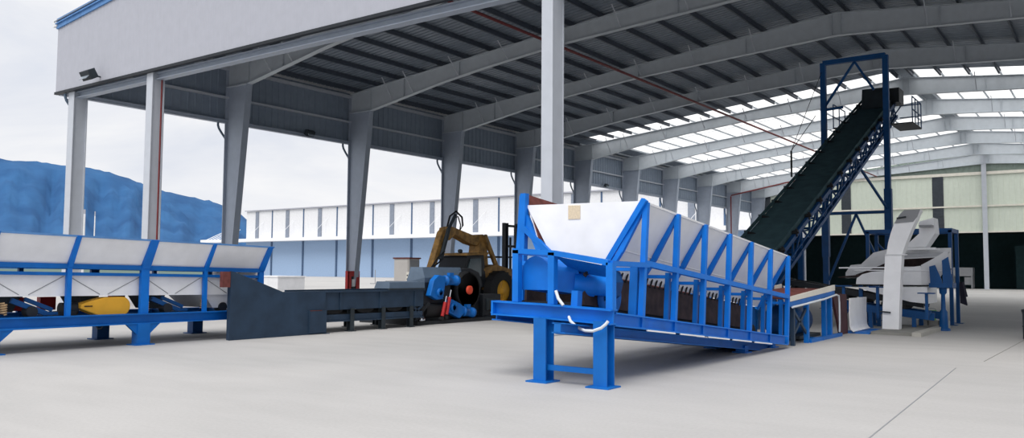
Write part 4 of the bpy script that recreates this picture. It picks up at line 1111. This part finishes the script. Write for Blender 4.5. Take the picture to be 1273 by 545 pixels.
# ------------------------------------------------------------------ BACKGROUND
wh = thing('warehouse', 'long white and blue warehouse across the yard beyond the side columns', 'building', (-75, 118, 0))
BX0, BX1, BY = -136.5, -3.0, 110.0
b = MB().box(BX0, BX1, BY, BY + 30, 0, 8.4); build('lower_wall', b, 'bg_blue', wh)
b = MB().box(BX0, BX1, BY, BY + 30, 8.4, 15.5)
x = BX0 + .5
while x < BX1:
    b.box(x - .04, x + .04, BY - .015, BY, 8.8, 15.4); x += 1.0
build('upper_wall', b, 'white_grey', wh)
b = MB().prism([(BX0 - .3, BY - .4, 15.5), (BX0 - .3, BY + 15, 17.0), (BX0 - .3, BY + 30.4, 15.5), (BX0 - .3, BY + 30.4, 15.7), (BX0 - .3, BY + 15, 17.2), (BX0 - .3, BY - .4, 15.75)], (BX1 - BX0 + .6, 0, 0)); build('roof', b, 'clad', wh)
b = MB().box(BX0 - 14, BX1, BY - 3.2, BY + .1, 8.05, 8.75); build('canopy', b, 'white', wh)
k = 0; x = -126.7
while x < BX1:
    b = MB().box(x - .25, x + .25, BY - .15, BY, 0, 8.1); b.box(x - .15, x + .15, BY - .12, BY, 8.8, 15.4); build('wall_pilaster', b, 'bg_line', wh)
    b = MB().box(x - 5.6 - .6, x - 5.6 + .6, BY - .14, BY - .05, 8.8, 15.3)
    build('louver_strip', b, 'bg_louver', wh)
    if k % 1 == 0:
        b = MB().bar((x - 5.6, BY - 3, 8.75), (x - 3.0, BY - .1, 13.0), .07, .07); build('tie_rod', b, 'white', wh)
    x += 11.15; k += 1
for i in range(4):
    b = MB().bar((-150 + i * 1.4, BY - 2, 8.7), (-139 + i * .5, BY - 1, 12.0 - i * .3), .12, .12); build('tie_rod', b, 'white', wh)

ridge = [(-2498, 570, 274), (-2477, 657, 279), (-2441, 778, 282), (-2408, 874, 287), (-2370, 973, 291), (-2340, 1042, 290), (-2316, 1094, 287), (-2290, 1147, 284), (-2263, 1201, 275), (-2233, 1256, 257), (-2206, 1302, 239), (-2190, 1329, 227), (-2155, 1385, 216), (-2119, 1440, 202), (-2087, 1487, 187), (-2067, 1515, 162), (-2025, 1571, 115), (-1950, 1663, 44), (-1871, 1753, 6)]
rp = []
for (a, c) in zip(ridge[:-1], ridge[1:]):
    for t_ in range(5):
        u = t_ / 5
        rp.append(tuple(a[j] + (c[j] - a[j]) * u for j in range(3)))
rp.append(ridge[-1])
NR = 22
mb = MB(); vs = []; fs = []
rnd = random.Random(3)
ph = [rnd.uniform(0, 6.28) for _ in range(8)]
for i, (x, y, z) in enumerate(rp):
    d = Vector((x - 34, y + 16, 0)).normalized()
    for j in range(-4, NR):
        u = j / (NR - 1)
        if j >= 0:
            r = (1 - u); pr_ = r ** 1.35
            off = -u * 900
        else:
            pr_ = 1 + j * .12; off = -j * 120
        spur = 1 + .22 * math.sin(i * .55 + ph[0]) * u + .13 * math.sin(i * 1.3 + ph[1] + u * 4) * u + .06 * rnd.uniform(-1, 1) * min(1, max(0, u) * 4)
        hz = z * pr_ * (spur if 0 < j < NR - 1 else 1) - .5
        if j == 0: hz = z + rnd.uniform(-2.5, 2.5) * (1 if z > 60 else .3)
        vs.append((x + d.x * off, y + d.y * off, hz))
R_ = NR + 4
for i in range(len(rp) - 1):
    for j in range(R_ - 1):
        fs.append((i * R_ + j, i * R_ + j + 1, (i + 1) * R_ + j + 1, (i + 1) * R_ + j))
mb.add(vs, fs, True)
build('mountain', mb, 'mountain', kind='structure', loc=(-2300, 1100, 0), label='forested mountain ridge beyond the yard, coloured with blue haze', cat='mountain')

for x, y, z, r, lab in ((-115.8, 60, 11.3, .3, 'thick pale utility pole beyond the yard beside the corner column'), (-112, 60, 10.8, .12, 'thin utility pole beyond the yard')):
    t = thing('utility_pole', lab, 'pole', (x, y, 0))
    b = MB().tube([(x, y, 0), (x, y, z)], [r, r * .8], 8); build('shaft', b, 'white_grey', t)
    b = MB().tube([(x, y, z), (x, y, z + .8)], r * .8, 8); build('pole_cap', b, 'clad', t)
# low white block and T stand in the yard
BLX, BLY = -13.10, 21.69
t = thing('loading_block', 'low white concrete block standing in the yard behind the charcoal wing', 'block', (BLX - 1.5, BLY + 1, 0))
b = MB().box(BLX - 3.2, BLX, BLY, BLY + 2.4, 0, .98); build('block_body', b, 'white_grey', t)
b = MB().box(BLX - 3.26, BLX + .06, BLY - .06, BLY + 2.46, .98, 1.05); build('cap', b, 'white', t)
t = thing('barrier_stand', 'thin grey post on a flat cross foot in the bright yard', 'stand', (-31.5, 49.5, 0))
b = MB().tube([(-31.5, 49.5, .03), (-31.5, 49.5, 1.55)], .04, 8); build('upright', b, 'cabinet_side', t)
b = MB().box(-32.2, -30.8, 49.4, 49.6, 0, .06); b.box(-31.6, -31.4, 48.9, 50.1, 0, .05); build('foot', b, 'cabinet_side', t)

# ------------------------------------------------------------------ WORLD, SUN
w = bpy.data.worlds.new('overcast'); SC.world = w; w.use_nodes = True
nt = w.node_tree; nt.nodes.clear()
out = nt.nodes.new('ShaderNodeOutputWorld'); bg = nt.nodes.new('ShaderNodeBackground')
tcn = nt.nodes.new('ShaderNodeTexCoord'); mp = nt.nodes.new('ShaderNodeMapping')
mp.inputs['Scale'].default_value = (1.0, 1.0, 3.2)
mp.inputs['Location'].default_value = (.35, .2, .1)
n1 = nt.nodes.new('ShaderNodeTexNoise'); n1.inputs['Scale'].default_value = 2.6; n1.inputs['Detail'].default_value = 7; n1.inputs['Roughness'].default_value = .55; n1.inputs['Distortion'].default_value = .4
cr = nt.nodes.new('ShaderNodeValToRGB')
cr.color_ramp.elements[0].position = .32; cr.color_ramp.elements[0].color = rgb(222, 227, 238)
cr.color_ramp.elements[1].position = .60; cr.color_ramp.elements[1].color = rgb(251, 251, 252)
nt.links.new(tcn.outputs['Generated'], mp.inputs['Vector']); nt.links.new(mp.outputs['Vector'], n1.inputs['Vector'])
nt.links.new(n1.outputs['Fac'], cr.inputs['Fac']); nt.links.new(cr.outputs['Color'], bg.inputs['Color'])
bg.inputs['Strength'].default_value = 1.0
nt.links.new(bg.outputs[0], out.inputs['Surface'])
sd = bpy.data.lights.new('sun', 'SUN'); sd.energy = 2.8; sd.angle = math.radians(45); sd.color = (1.0, .97, .93)
so = bpy.data.objects.new('sun', sd); COL.objects.link(so)
so.rotation_euler = Vector((-.15, .62, -1.0)).to_track_quat('-Z', 'Y').to_euler()

# ------------------------------------------------------------------ CAMERA
cd = bpy.data.cameras.new('camera'); cd.sensor_width = 36.0; cd.lens = 1037.2553 / 1273 * 36.0; cd.clip_end = 12000; cd.clip_start = .1
co = bpy.data.objects.new('camera', cd); COL.objects.link(co)
r_ = Vector((0.810139, 0.586199, 0.006787)); u_ = Vector((0.031128, -0.054574, 0.998024)); f_ = Vector((-0.585411, 0.808327, 0.062459))
mw = Matrix(((r_.x, u_.x, -f_.x, 34.764), (r_.y, u_.y, -f_.y, -16.355), (r_.z, u_.z, -f_.z, 1.5), (0, 0, 0, 1)))
co.matrix_world = mw
SC.camera = co
SC.cycles.diffuse_bounces = 8
SC.cycles.transparent_max_bounces = 16
SC.view_settings.view_transform = 'Standard'
SC.view_settings.look = 'None'
SC.view_settings.gamma = 1.0
SC.view_settings.use_curve_mapping = False
SC.view_settings.exposure = 0.0
